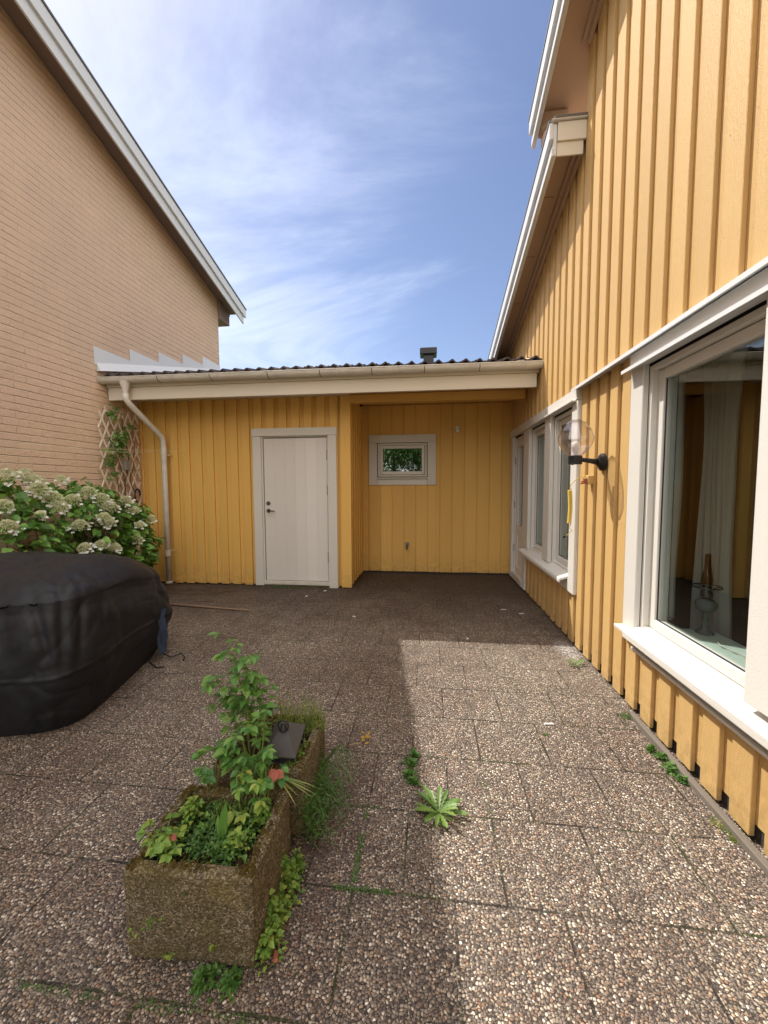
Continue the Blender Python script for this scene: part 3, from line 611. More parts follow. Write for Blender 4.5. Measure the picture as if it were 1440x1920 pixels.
d = MB(); d.box(-2.31, -1.35, 5.205, 5.33, -.03, .027); obj('concrete_step', d, m_conc, B, bevel=.004)
# recess window
t = MB(); t.box(-.955, -.825, 6.172, 6.212, 1.415, 2.075); t.box(-.030, .10, 6.172, 6.212, 1.415, 2.075); t.box(-.955, .10, 6.170, 6.212, 2.077, 2.20); t.box(-.823, -.032, 6.176, 6.212, 1.415, 1.505); obj('window_trim', t, m_whitev, B, bevel=.003)
t = MB(); t.hexa([(-.84, 6.145, 1.510), (-.02, 6.145, 1.510), (-.02, 6.24, 1.525), (-.84, 6.24, 1.525), (-.84, 6.145, 1.528), (-.02, 6.145, 1.528), (-.02, 6.24, 1.545), (-.84, 6.24, 1.545)]); obj('window_sill', t, m_white, B, bevel=.002)
t = MB(); t.box(-.815, -.785, 6.205, 6.33, 1.548, 2.07); t.box(-.070, -.040, 6.205, 6.33, 1.548, 2.07); t.box(-.785, -.070, 6.205, 6.33, 2.04, 2.07); t.box(-.785, -.070, 6.205, 6.33, 1.548, 1.572); wf = obj('window', t, m_white, B, bevel=.002)
t = MB(); t.box(-.778, -.733, 6.19, 6.24, 1.578, 2.034); t.box(-.122, -.077, 6.19, 6.24, 1.578, 2.034); t.box(-.733, -.122, 6.19, 6.24, 1.985, 2.034); t.box(-.733, -.122, 6.19, 6.24, 1.578, 1.628); obj('sash', t, m_door, wf, bevel=.004)
m_glass2 = glassmat('reflective_window_glass', (.55, .6, .58), .22)
t = MB(); t.box(-.735, -.12, 6.216, 6.220, 1.626, 1.987); obj('pane', t, m_glass2, wf)
# back room behind the window
c = MB(); c.box(-1.09, 1.28, 6.35, 7.9, .0, .06); c.box(1.28, 1.36, 6.35, 7.9, 0, 2.7); obj('back_room', c, m_roomf, B)
# ornaments on the sill inside
o = MB(); o.box(-.70, -.655, 6.245, 6.275, 1.573, 1.64); o.hexa([(-.705, 6.24, 1.64), (-.65, 6.24, 1.64), (-.65, 6.28, 1.64), (-.705, 6.28, 1.64), (-.679, 6.24, 1.668), (-.676, 6.24, 1.668), (-.676, 6.28, 1.668), (-.679, 6.28, 1.668)])
oo = obj('toy_house', o, m_plast, None, 'tiny white house ornament at the left of the small window sill', 'ornament', bevel=.001)
o = MB(); o.box(-.19, -.135, 6.245, 6.27, 1.573, 1.66); o.box(-.178, -.165, 6.243, 6.2449, 1.60, 1.63, 1); o.box(-.158, -.145, 6.243, 6.2449, 1.60, 1.63, 1); o.box(-.172, -.15, 6.243, 6.2449, 1.583, 1.602, 1)
obj('ornament', o, [m_plast, m_red], None, 'tiny white and red ornament at the right of the small window sill', 'ornament', bevel=.001)
# soffits, beams
c = MB(); c.box(-1.045, 1.222, 4.70, 6.199, 2.665, 2.69); obj('recess_ceiling', c, m_yel2, B)
c = MB(); c.box(-1.20, 1.14, 5.235, 5.30, 2.50, 2.664); c.box(-1.047, 1.19, 5.165, 5.234, 2.495, 2.60); obj('yellow_beam', c, m_yel2, B, bevel=.003)
c = MB(); c.box(-4.09, -1.05, 4.70, 5.20, 2.60, 2.62); obj('eave_soffit', c, m_fascia, B)
c = MB(); c.box(-4.085, 1.195, 4.655, 4.70, 2.505, 2.66); obj('white_beam', c, m_fascia, B, bevel=.003)
c = MB(); c.box(-4.09, 1.215, 4.635, 4.685, 2.662, 2.79); obj('eave_board', c, m_fascia, B)
# gutter (half round, open above)
gx0, gx1, gy, gz = -4.095, 1.222, 4.565, 2.752
c = MB(); n = 12
for sgn_, rr in ((1, .062), (-1, .057)):
    V = []; F = []
    for i, x in enumerate((gx0, gx1)):
        V += [(x, gy+rr*cos(pi+pi*k/n), gz+.006*(0 if sgn_ > 0 else 1)*0+rr*sin(pi+pi*k/n)+(0 if x < 0 else -.010)) for k in range(n+1)]
    for k in range(n): F.append((k, k+1, n+2+k, n+1+k) if sgn_ > 0 else (k, n+1+k, n+2+k, k+1))
    c.add(V, F)
for x in (gx0, gx1-.004):
    dz = 0 if x < 0 else -.010
    c.add([(x+e, gy+.062*cos(pi+pi*k/n), gz+.062*sin(pi+pi*k/n)+dz) for e in (0, .004) for k in range(n+1)], [tuple(range(n+1)), tuple(range(n+1, 2*n+2))[::-1]]+[(k, k+n+1, k+n+2, k+1) for k in range(n)])
c.tube([(gx0, gy-.062, gz+.002), (gx1, gy-.062, gz-.008)], .0065, 8)
gut = obj('gutter', c, m_gutter, B, smooth=False)
for x in (-3.3, -2.62, -1.9, -1.27, -.66, -.06, .55, 1.05):
    c = MB(); c.tube([(x, gy+.0635*cos(pi+pi*k/10), gz+.0635*sin(pi+pi*k/10)-.01*(x+4)/5.2) for k in range(11)], .0045, 5); obj('gutter_bracket', c, m_gutter if random.random() < .4 else m_timber, gut)
# downpipe
c = MB(); px, pxw = -3.77, -3.685
c.lathe((px, 4.565, 2.60), [(.034, -.06), (.034, .01), (.058, .07), (.064, .11)], 16)
P = [(px, 4.565, 2.56), (px, 4.568, 2.50), (px+.01, 4.60, 2.45), (px+.065, 5.02, 2.15), (pxw, 5.09, 2.09), (pxw, 5.115, 2.02), (pxw, 5.118, 1.6), (pxw, 5.118, .06)]
c.tube(P, .036, 16)
dp = obj('downpipe', c, m_gutter, B, smooth=True)
for pf in ([(.040, .03), (.045, .035), (.045, .055), (.037, .06)], [(.0395, 1.84), (.0395, 1.94), (.037, 1.945)], [(.0385, .42), (.0385, .50)]):
    c = MB(); c.lathe((pxw, 5.118, 0), pf, 16); obj('pipe_collar', c, m_gutter, dp, smooth=True)
for z in (1.84, .50):
    c = MB(); c.tube([(pxw+.04*cos(a), 5.118+.04*sin(a), z) for a in [i*pi/8 for i in range(17)]], .004, 5); c.tube([(pxw+.03, 5.13, z), (pxw+.07, 5.14, z), (pxw+.07, 5.2, z)], .006, 6); obj('pipe_clip', c, m_wire, dp)
c = MB(); c.lathe((pxw, 5.118, 0), [(.0, -.01), (.05, -.01), (.055, .025), (.045, .03), (.0, .01)], 14); obj('drain', c, m_conc, dp)
# tiled roof
c = MB(); per = .1515
def wave(x):
    f = ((x-(-.352))/per) % 1.0
    return .034*(math.exp(-((f if f < .5 else f-1)/.20)**2)) - .010*sin(2*pi*f)*.6
rows = 10; nx = 420
for rr in range(rows):
    y0 = 4.56+rr*.34; y1 = y0+.40
    yj = [random.uniform(-.006, .006) for _ in range(60)]
    def fn(u, v):
        x = -4.06+u*(1.222+4.06); t = int((x+4.06)/(per*2)); y = y0+yj[t]+(y1-y0)*v
        return (x, y, SR(y)+.012+wave(x)-.080+.020*(1-v)+yj[t]*.5)
    c.grid(fn, nx, 3)
    c.grid(lambda u, v: (lambda q: (q[0], q[1], q[2]-.020*(1-v)))(fn(u, 0)), nx, 2)
    c.grid(lambda u, v: (lambda q: (q[0], q[1]+.0005, q[2]-.020))(fn(u, v)), nx, 3)
c.add([(-4.09, 4.64, SR(4.64)-.115), (1.26, 4.64, SR(4.64)-.115), (1.26, 8.15, SR(8.15)-.115), (-4.09, 8.15, SR(8.15)-.115)], [(0, 1, 2, 3)])
c.add([(-4.09, 4.64, SR(4.64)-.14), (1.26, 4.64, SR(4.64)-.14), (1.26, 8.15, SR(8.15)-.14), (-4.09, 8.15, SR(8.15)-.14)], [(0, 3, 2, 1)])
obj('tiled_roof', c, m_tile, B)
c = MB(); c.hexa([(.95, 4.575, 2.772), (1.12, 4.575, 2.780), (1.12, 4.70, 2.830), (.98, 4.70, 2.825), (.95, 4.575, 2.780), (1.12, 4.575, 2.788), (1.12, 4.70, 2.838), (.98, 4.70, 2.833)]); obj('bent_flashing', c, m_wire, B)
# stepped flashing on the brick wall
c = MB(); ys = [4.48, 5.07, 5.66, 6.25, 6.84, 7.42]
for i in range(5):
    y0, y1 = ys[i], ys[i+1]; zt = 3.13+.157*i
    zb0, zb1 = SR(y0)+.09, SR(y1)+.09
    x = -4.094+.0025*(i % 2)
    c.hexa([(x-.004, y0, zb0), (x, y0-.006, zb0), (x, y1+.02, zb1), (x-.004, y1+.02, zb1), (x-.004, y0, zt), (x, y0-.006, zt), (x, y1+.02, max(zt, zb1+.002)), (x-.004, y1+.02, max(zt, zb1+.002))])
obj('stepped_flashing', c, m_metal, B)
c = MB(); c.hexa([(-4.088, 4.50, SR(4.5)+.012), (-4.040, 4.50, SR(4.5)+.012), (-4.040, 7.42, SR(7.42)+.012), (-4.088, 7.42, SR(7.42)+.012), (-4.088, 4.50, SR(4.5)+.11), (-4.084, 4.50, SR(4.5)+.11), (-4.084, 7.42, SR(7.42)+.11), (-4.088, 7.42, SR(7.42)+.11)]); obj('apron_flashing', c, m_metal, B)
# roof vent
V = thing('roof_vent', (-.03, 8.0, 3.6), 'short black roof vent with a flat cap behind the tiled ridge', 'roof vent')
c = MB(); c.box(-.125, .075, 7.9, 8.1, 3.55, 3.98); obj('flue', c, m_dark, V, bevel=.01)
c = MB(); c.box(-.195, .135, 7.85, 8.15, 3.965, 4.09); obj('cap', c, m_dark, V, bevel=.012)
# small fittings on the shed
o = MB(); o.lathe((.42, 6.2, 2.285), [(0, -.05), (.03, -.05), (.036, -.03), (.036, 0)], 16, 'y'); o.box(.40, .455, 6.165, 6.2, 2.215, 2.26); obj('motion_sensor', o, m_plast, None, 'small white sensor high on the recess wall', 'sensor', bevel=.003)
tp = thing('water_tap', (-.35, 6.19, .44), 'metal water tap low on the yellow recess wall', 'tap')
o = MB(); o.box(-.385, -.32, 6.17, 6.198, .45, .51); obj('wall_plate', o, m_steel, tp, bevel=.006)
o = MB(); o.tube([(-.352, 6.18, .475), (-.352, 6.12, .47), (-.352, 6.10, .44), (-.352, 6.10, .40)], .014, 10); o.tube([(-.38, 6.14, .50), (-.325, 6.14, .50)], .008, 8); obj('spout', o, m_brass, tp)

# ================================================================== LEFT BRICK HOUSE
K = thing('brick_house', (-6, 3, 0), 'tall house on the left with painted tan brick gable wall', 'house')
ZL = lambda y: 5.01+.262*(7.87-y)
c = MB(); n = 1
c.add([(-4.1, -4, -.05), (-4.1, 7.43, -.05), (-4.1, 7.43, ZL(7.43)-.11), (-4.1, -4, ZL(-4)-.11), (-9, -4, -.05), (-9, 7.43, -.05), (-9, 7.43, ZL(7.43)-.11), (-9, -4, ZL(-4)-.11)], [(0, 1, 2, 3), (1, 5, 6, 2), (4, 7, 6, 5), (0, 3, 7, 4), (3, 2, 6, 7)])
obj('brick_wall', c, m_brick, K)
m_soff2 = paint('house_soffit_paint', (.30, .22, .20), .7, (20, 60, 60), .001, .2)
c = MB(); c.strip(-9, -3.80, -4, 7.86, ZL(-4)-.10, ZL(7.86)-.10, ZL(-4)-.02, ZL(7.86)-.02); rf = obj('roof', c, m_soff2, K)
c = MB(); c.strip(-3.80, -3.775, -4, 7.84, ZL(-4)-.31, ZL(7.84)-.31, ZL(-4)-.02, ZL(7.84)-.02); obj('barge_board', c, m_barge, rf, bevel=.003)
c = MB(); c.strip(-3.7745, -3.742, -4, 7.88, ZL(-4)-.17, ZL(7.88)-.17, ZL(-4)-.012, ZL(7.88)-.012); obj('verge_flashing', c, m_barge, rf, bevel=.003)
c = MB(); c.strip(-3.95, -3.728, -4, 7.89, ZL(-4)-.008, ZL(7.89)-.008, ZL(-4)+.012, ZL(7.89)+.012); obj('verge_cap', c, m_slot, rf)
c = MB(); c.box(-9, -4.06, 7.431, 7.80, 4.66, 4.86); c.hexa([(-9, 7.431, 4.861), (-4.06, 7.431, 4.861), (-4.06, 7.83, 4.861), (-9, 7.83, 4.861), (-9, 7.431, 5.02), (-4.06, 7.431, 5.02), (-4.06, 7.83, 4.92), (-9, 7.83, 4.92)]); obj('eave_box', c, m_soff2, rf, bevel=.003)

# trellis
T = thing('trellis', (-4.07, 4.8, .1), 'narrow expanding lattice trellis on the brick wall beside the downpipe', 'trellis')
def lat(sg, x, nm):
    m_ = MB(); y0, y1, z0, z1 = 4.44, 5.12, .12, 2.42; dy, dz = .062, .125
    k = -40
    while k < 60:
        # line: z = z0 + (y-y0)*sg*dz/dy + k*2*dz
        pts = []
        f = lambda y: z0+(y-y0)*sg*dz/dy+k*2*dz
        a, b = y0, y1
        ya = (z0-z0-k*2*dz)/(sg*dz/dy)+y0; yb = (z1-z0-k*2*dz)/(sg*dz/dy)+y0
        lo = max(y0, min(ya, yb)); hi = min(y1, max(ya, yb))
        if hi-lo > .04:
            lo += random.uniform(0, .02); hi -= random.uniform(0, .02)
            w = .0085; d = Vector((0, 1, sg*dz/dy)).normalized(); nn = Vector((0, -d.z, d.y))*w
            A = Vector((x, lo, f(lo))); Bq = Vector((x, hi, f(hi))); e = Vector((.005, 0, 0))
            m_.hexa([A-nn-e, A-nn+e, A+nn+e, A+nn-e, Bq-nn-e, Bq-nn+e, Bq+nn+e, Bq+nn-e])
        k += 1
    obj('laths', m_, m_lath, T)
lat(1, -4.062, 'a'); lat(-1, -4.050, 'b')
vn = thing('climbing_vine', (-4.04, 4.7, .2), 'sparse climbing vine with twisted bare stems on the lattice trellis', 'climbing plant')
m_ = MB()
for (y, z, y2, z2, r) in [(4.78, .3, 4.86, 2.3, .014), (4.88, .3, 4.74, 1.9, .011), (4.70, .9, 4.62, 2.35, .007), (4.9, 1.2, 5.02, 2.2, .008)]:
    P = []
    for i in range(15):
        t = i/14; P.append((-4.035+.02*sin(i*1.3), y+(y2-y)*t+.035*sin(i*.9+y*9), z+(z2-z)*t))
    m_.tube(P, [r*(1-.6*i/14) for i in range(15)], 7)
obj('stem', m_, m_bark, vn, smooth=True)
m_ = MB()
for (yc, zc, rr, cnt) in [(4.62, 2.33, .09, 26), (4.70, 2.02, .12, 46), (4.60, 1.95, .08, 22), (4.72, 1.88, .11, 40), (4.53, 1.72, .08, 26), (4.56, 1.55, .05, 12), (4.86, 2.2, .06, 12), (4.80, 2.05, .06, 12)]:
    for i in range(cnt):
        pnt = Vector((-4.0+random.uniform(-.03, .05), yc+random.gauss(0, rr*.5), zc+random.gauss(0, rr*.6)))
        dd_ = Vector((random.uniform(-.1, .8), random.uniform(-1, 1), random.uniform(-1, .3)))
        m_.leaf(pnt, dd_, (1, random.uniform(-.5, .5), .6), random.uniform(.035, .07), random.uniform(.03, .055), 'heart')
obj('foliage', m_, m_vine, vn)
o = MB(); o.box(-4.03, -3.99, 4.77, 4.86, 1.62, 1.75); obj('grey_box', o, m_grey, None, 'small grey box hanging halfway up the lattice trellis', 'box', bevel=.008)
o = MB(); o.tube([(-4.02, 5.0+.05*cos(a/3), 1.28+.09*sin(a/3)) for a in range(15)], .012, 7); obj('black_hook', o, m_black, None, 'black curved hook hanging on the lattice trellis above the hydrangea', 'hook', smooth=True)

# washing lines
for i, (a, b) in enumerate([((-4.0, 2.3, 1.80), (-3.40, 5.17, 1.90)), ((-3.9, 2.3, 1.73), (-3.42, 5.16, 1.885))]):
    o = MB(); A = Vector(a); Bq = Vector(b); o.tube([A.lerp(Bq, t/12)-Vector((0, 0, .03*sin(pi*t/12))) for t in range(13)], .0017, 5)
    obj('washing_line', o, m_wire, None, ['upper pale washing line strung from the shed wall past the trellis', 'lower pale washing line strung just under the other one'][i], 'washing line', 'washing lines beside the trellis')

# ================================================================== HYDRANGEA
HY = thing('hydrangea_bush', (-3.75, 3.8, 0), 'hydrangea bush with cream flower heads behind the black cover', 'bush')
ELL = [((-3.80, 3.05, .85), (.46, .62, .70)), ((-3.72, 3.75, .82), (.44, .55, .66)), ((-3.72, 4.30, .72), (.38, .42, .54))]
m_ = MB(); random.seed(11)
def inside(q, k=.86): return any(sum(((q[i]-c[i])/r[i])**2 for i in range(3)) < k*k for c, r in ELL)
cnt = 0
while cnt < 3000:
    c0, r0 = random.choice(ELL); u = Vector((random.gauss(0, 1), random.gauss(0, 1), random.gauss(0, 1))).normalized()
    k = random.uniform(.72, 1.02); q = Vector([c0[i]+r0[i]*u[i]*k for i in range(3)])
    k2 = noise.noise(q*4.0)
    if q.z < .15 or q.x < -4.08 or inside(q, .70) or k2 < -.30: continue
    q += u*k2*.08
    nrm = (u*.7+Vector((0, 0, .9))+Vector((random.gauss(0, .35), random.gauss(0, .35), random.gauss(0, .2)))).normalized()
    d_ = Vector((u.x, u.y, -.35))+Vector((random.gauss(0, .5), random.gauss(0, .5), random.gauss(0, .2)))
    s_ = random.uniform(.055, .10); m_.leaf(q, d_, nrm, s_, s_*.82, 'heart', droop=.18); cnt += 1
obj('foliage', m_, m_hleaf, HY)
m_ = MB()
for i in range(26):
    a = random.uniform(0, 2*pi); y = random.uniform(2.7, 4.5); m_.tube([(-3.8+.1*cos(a), y, 0), (-3.8+.2*cos(a), y+.1*sin(a), .4), (-3.78+.34*cos(a), y+.3*sin(a), random.uniform(.8, 1.2))], [.008, .006, .004], 6)
obj('stem', m_, m_bark, HY, smooth=True)
HEADS = [(-3.586, 2.97, 1.487, 0.07), (-3.605, 3.135, 1.5, 0.065), (-3.556, 3.203, 1.443, 0.06), (-3.449, 2.801, 1.245, 0.06), (-3.395, 2.782, 1.073, 0.065), (-3.477, 3.128, 1.371, 0.07), (-3.456, 3.244, 1.295, 0.065), (-3.423, 3.27, 1.21, 0.06), (-3.475, 3.458, 1.273, 0.06), (-3.449, 3.609, 1.337, 0.07), (-3.38, 3.693, 1.264, 0.07), (-3.337, 3.742, 1.184, 0.07), (-3.311, 3.638, 1.08, 0.06), (-3.374, 3.421, 1.014, 0.07), (-3.293, 3.682, 1.032, 0.05), (-3.458, 4.107, 1.236, 0.06), (-3.402, 4.17, 1.122, 0.05), (-3.397, 4.418, 0.995, 0.055), (-3.365, 4.128, 0.792, 0.06), (-3.291, 3.567, 0.816, 0.05), (-3.27, 3.708, 0.761, 0.055), (-3.347, 3.428, 0.805, 0.05), (-3.568, 3.157, 1.467, 0.05), (-3.728, 3.596, 1.474, 0.045), (-3.368, 4.201, 0.952, 0.045), (-3.373, 3.035, 1.162, 0.035)]
for (hx, hy, hz, hs) in HEADS:
    hs *= 1.2
    m_ = MB(); w_ = MB(); cc = Vector((hx, hy, hz)); ax = Vector((random.uniform(.2, .6), random.uniform(-.6, -.2), .8)).normalized(); e1 = ax.orthogonal().normalized(); e2 = ax.cross(e1)
    for i in range(560):
        a = random.uniform(0, 2*pi); t = random.random()**.6; rr = hs*t; hh = hs*.95*(1-t*t)*random.uniform(.75, 1.05)
        m_.octa(cc+e1*rr*cos(a)+e2*rr*sin(a)+ax*hh, random.uniform(.0028, .0052))
    for i in range(30):
        a = random.uniform(0, 2*pi); m_.tube([cc-ax*.03, cc+(e1*cos(a)+e2*sin(a))*hs*.8*random.random()+ax*hs*.3], .0012, 3, cap=False)
    for i in range(random.randint(9, 15)):
        a = random.uniform(0, 2*pi); pc = cc+(e1*cos(a)+e2*sin(a))*hs*random.uniform(.85, 1.25)+ax*random.uniform(-.02, .02)
        for q in range(4):
            b_ = q*pi/2+a; w_.leaf(pc, e1*cos(b_)+e2*sin(b_), ax, .018, .019, 'ovate', droop=.1)
    fo = obj('flower_head', m_, m_floret, HY); obj('petals', w_, m_petal, fo, kind='stuff')

# ================================================================== COVERED FURNITURE
random.seed(5)
CV = MB(); cx, cy, rot = -2.72, 2.39, radians(14)
def cover(u, v):
    a = 2*pi*u; ex = .33+.16*v
    ca, sa = cos(a), sin(a); sx = math.copysign(abs(ca)**ex, ca); sy = math.copysign(abs(sa)**ex, sa)
    if v < .62:                                    # side
        t = v/.62; z = .75*t; bulge = 1.0+.085*sin(pi*min(1, t*1.1))-.13*(1-t)**2
        k = bulge - .030*max(0, (t-.8)/.2)**2
    else:
        t = (v-.62)/.38; k = (1-.03)*(1-t**1.35)+.0; z = .75+.20*(1-(1-t)**2)**.85+.02*sin(a*2+1)*(1-t)
    hx, hy = .65, .70
    x, y = sx*hx*k, sy*hy*k
    # folds: sagging pleats at corners, broad dents
    q = Vector((x*2.1, y*2.1, z*2.1)); nrm = Vector((sx, sy, 0)).normalized() if v < .62 else Vector((0, 0, 1))
    fold = .032*noise.noise(q)+.014*noise.noise(q*2.7)-.012*(1-abs(noise.noise(q*1.5+Vector((3, 1, 7)))))**5+.006*noise.noise(q*6)-.004*(1-abs(noise.noise(q*4.2+Vector((9, 2, 4)))))**6-.008*(1-abs(noise.noise(Vector((q.x*2.2+q.z, q.y*2.2-q.z, q.z*1.1)))))**9
    side = max(0, min(1, (v)/.1))
    pl = 0
    for (pu, pw, amp, slant) in [(.86, .012, .020, .15), (.83, .010, .016, -.2), (.90, .011, .018, .25), (.955, .008, .015, .1), (.78, .01, .016, -.1), (.03, .010, .014, .2), (.99, .008, .012, -.15), (.10, .012, .016, .1)]:
        du = (u-pu-slant*(v-.4)*.25+.5) % 1-.5
        pl += amp*math.exp(-(du/pw)**2)*math.exp(-((v-.50)/.17)**2)*(1 if amp > 0 else -1)
    if v < .2: fold += .018*sin(a*17+2*sin(a*5))*(1-v/.2)
    P = Vector((x, y, z))+nrm*(fold-pl*1.2)*side
    seam = .009*math.exp(-((v-.30-.02*sin(a*2+.6))/.006)**2)+.006*math.exp(-((v-.615)/.008)**2)
    P += nrm*seam
    P.z *= 1-.16*max(0, min(1, (P.x+.1)/.7))*max(0, min(1, (P.y-.0)/.6))
    P.z += .05*max(0, -P.y-.1)*min(1, P.z/.6)
    c_, s_ = cos(rot), sin(rot)
    return (cx+P.x*c_-P.y*s_, cy+P.x*s_+P.y*c_, max(.004, P.z))
CV.grid(cover, 360, 130, wrap=True)
obj('furniture_cover', CV, m_cover, None, 'bulky black cloth cover over garden furniture in front of the hydrangea', 'furniture cover', smooth=True)
o = MB()
o.grid(lambda u, v: (-2.10+.008*sin(v*9+u*4)+.03*u, 2.90+.08*(u-.5)+.004*sin(v*21), .05+.36*v), 12, 24)
o.grid(lambda u, v: (-2.12+.008*sin(v*9+u*4)+.02*u, 2.93+.08*(u-.5), .05+.36*v), 12, 24)
o.box(-2.115, -2.09, 2.89, 2.92, .04, .42)
o.v = [(x-.065, y-.03, z) for x, y, z in o.v]
obj('folded_cloth', o, m_blue, None, 'navy blue cloth hanging down behind the black furniture cover', 'cloth', smooth=True)
o = MB(); o.tube([(-2.12, 2.92, .05), (-2.02, 2.90, .02), (-1.97, 2.96, .03), (-1.92, 2.93, .012), (-1.90, 2.88, .008)], .006, 6); o.tube([(-2.12, 2.78, .03), (-2.03, 2.74, .01), (-1.98, 2.76, .008)], .006, 6); o.v = [(x-.06, y-.03, z) for x, y, z in o.v]
obj('strap', o, m_black, None, 'thin black strap trailing on the paving behind the furniture cover', 'strap', smooth=True)

# ================================================================== PLANTERS
def planter(cx, cy, w, l, h, rot, label):
    pl = thing('planter', (cx, cy, 0), label, 'planter', 'rough concrete planters on the patio')
    c_, s_ = cos(rot), sin(rot)
    def tr(x, y, z): return (cx+x*c_-y*s_, cy+x*s_+y*c_, z)
    m_ = MB(); th = .034; n = 10
    def ring(z, hw, hl, bul):
        P = []
        for (ax, ay, bx, by) in [(-1, -1, 1, -1), (1, -1, 1, 1), (1, 1, -1, 1), (-1, 1, -1, -1)]:
            for i in range(n):
                t = i/n; x = (ax+(bx-ax)*t); y = (ay+(by-ay)*t); ed = sin(pi*t)
                ox = (bul*ed if ax == bx else 0)*ax; oy = (bul*ed if ay == by else 0)*ay
                q = Vector((cx+x*hw, cy+y*hl, z)); nn = noise.noise(q*14)*.004+noise.noise(q*45)*.0022
                P.append(tr(x*hw+ox+nn, y*hl+oy+nn, z+noise.noise(q*20+Vector((5, 5, 5)))*.005))
        return P
    prof = [(0.004, w/2-.012, l/2-.012, .0), (.02, w/2-.004, l/2-.004, .002), (h*.4, w/2, l/2, .012), (h*.75, w/2, l/2, .012), (h-.01, w/2, l/2, .004), (h, w/2-.006, l/2-.006, .0), (h+.001, w/2-th+.006, l/2-th+.006, 0), (h-.012, w/2-th, l/2-th, 0), (h-.10, w/2-th-.004, l/2-th-.004, 0)]
    N_ = 4*n; V = []
    for pr in prof: V += ring(*pr)
    F = [(j*N_+i, j*N_+(i+1) % N_, (j+1)*N_+(i+1) % N_, (j+1)*N_+i) for j in range(len(prof)-1) for i in range(N_)]
    F.append(tuple(range(N_))[::-1])
    m_.add(V, F); bd = obj('trough', m_, m_conc, pl)
    m_ = MB(); hw, hl = w/2-th-.001, l/2-th-.001
    m_.grid(lambda u, v: tr((2*u-1)*hw, (2*v-1)*hl, h-.045+.03*noise.noise(Vector((u*5, v*5, cx*9)))), 24, 24); obj('soil', m_, m_soil, pl)
    # moss cushions on the rim
    m_ = MB()
    for i in range(900):
        side = random.random()*4; t = random.uniform(-1, 1); e = random.uniform(-th, -.006)
        x, y = [(t*(w/2), -(l/2+e)), (w/2+e, t*l/2), (t*w/2, l/2+e), (-(w/2+e), t*l/2)][int(side)]
        if noise.noise(Vector((x*12, y*12, cx*3))) < -.02: continue
        m_.octa(tr(x, y, h+random.uniform(-.006, .004)), random.uniform(.003, .008))
    obj('moss', m_, m_moss, pl, kind='stuff')
    return pl, tr
def mossmat():
    m = NT('moss'); c = m.ramp(m.noise(70, 4), [(.3, (.045, .028, .012)), (.6, (.10, .075, .02)), (.8, (.16, .13, .08))]); return m.set(c, 1, m.bump(m.noise(300, 3), .004), Specular_IOR_Level=.05)
m_moss = mossmat()
P1, tr1 = planter(-.692, 1.140, .385, .325, .295, radians(2), 'front square concrete planter with mossy rim and strawberry leaves, nearest the camera')
P2, tr2 = planter(-.680, 1.595, .36, .37, .285, radians(1), 'rear square concrete planter holding the black lantern and grass')

# low plants helper
def carpet(name, pts, n, mat, size, label, cat, kind='small', zr=(0, .03), group=None, kindp=None, spread=.05, stem=False):
    m_ = MB()
    for i in range(n):
        x, y, z, r = random.choice(pts); a = random.uniform(0, 2*pi); q = abs(random.gauss(0, .5))*r
        b = Vector((x+q*cos(a), y+q*sin(a), z+random.uniform(*zr)*max(.2, 1-q/r*.7)))
        s_ = size*random.uniform(.6, 1.3)
        m_.leaf(b, (cos(a)+random.gauss(0, .5), sin(a)+random.gauss(0, .5), random.uniform(-.1, .9)), (random.gauss(0, .4), random.gauss(0, .4), 1), s_, s_*.75, kind)
    return obj(name, m_, mat, None, label, cat, group, kindp)
random.seed(21)
carpet('stonecrop', [(-.70+dx, 1.17+dy, .245, .07) for dx in (-.10, -.03, .04, .10) for dy in (-.10, -.05, .0, .05)], 3200, m_deep, .011, 'carpet of tiny green stonecrop covering the soil of the front planter', 'ground cover', 'small', (0, .05), kindp='stuff')
carpet('sorrel', [(-.83, 1.07, .27, .05), (-.80, 1.18, .28, .05), (-.60, 1.10, .26, .05), (-.56, 1.20, .26, .04)], 420, m_lime, .017, 'yellow-green small leaved sorrel along the left of the front planter', 'plant', 'heart', (0, .06), kindp='stuff')
carpet('golden_stonecrop', [(-.545, 1.50, .285, .03), (-.545, 1.56, .285, .03), (-.55, 1.45, .285, .02)], 900, m_lime, .009, 'golden stonecrop cushion at the right edge of the rear planter', 'ground cover', 'small', (0, .03), kindp='stuff')
def strawberry(cx, cy, z, n, R, hgt, ls, label, mat=m_lime, name='strawberry_plant'):
    t = thing(name, (cx, cy, z), label, 'plant'); sm = MB(); lf = MB()
    for i in range(n):
        a = random.uniform(0, 2*pi); r = R*random.uniform(.3, 1); h = hgt*random.uniform(.5, 1)
        tip = Vector((cx+r*cos(a), cy+r*sin(a), z+h)); sm.tube([(cx+.2*r*cos(a), cy+.2*r*sin(a), z-.03), Vector((cx+.6*r*cos(a), cy+.6*r*sin(a), z+h*.8)), tip], .0014, 4)
        for k in (-1, 0, 1):
            d = Vector((cos(a+k*1.15), sin(a+k*1.15), random.uniform(-.3, .1)))
            lf.leaf(tip, d, (random.gauss(0, .3), random.gauss(0, .3), 1), ls*random.uniform(.8, 1.2), ls*random.uniform(.75, .95), 'tooth', droop=.2)
    obj('stem', sm, m_stem, t); obj('foliage', lf, mat, t); return t
strawberry(-.82, 1.06, .27, 14, .07, .07, .026, 'lime green strawberry leaves at the front left corner of the front planter')
strawberry(-.60, 1.27, .27, 16, .09, .11, .032, 'fresh green strawberry leaves at the back right of the front planter', m_rleaf)
strawberry(-.80, 1.30, .28, 12, .08, .14, .034, 'thin leafy sprigs at the back left corner of the front planter', m_rleaf, 'leafy_sprig')
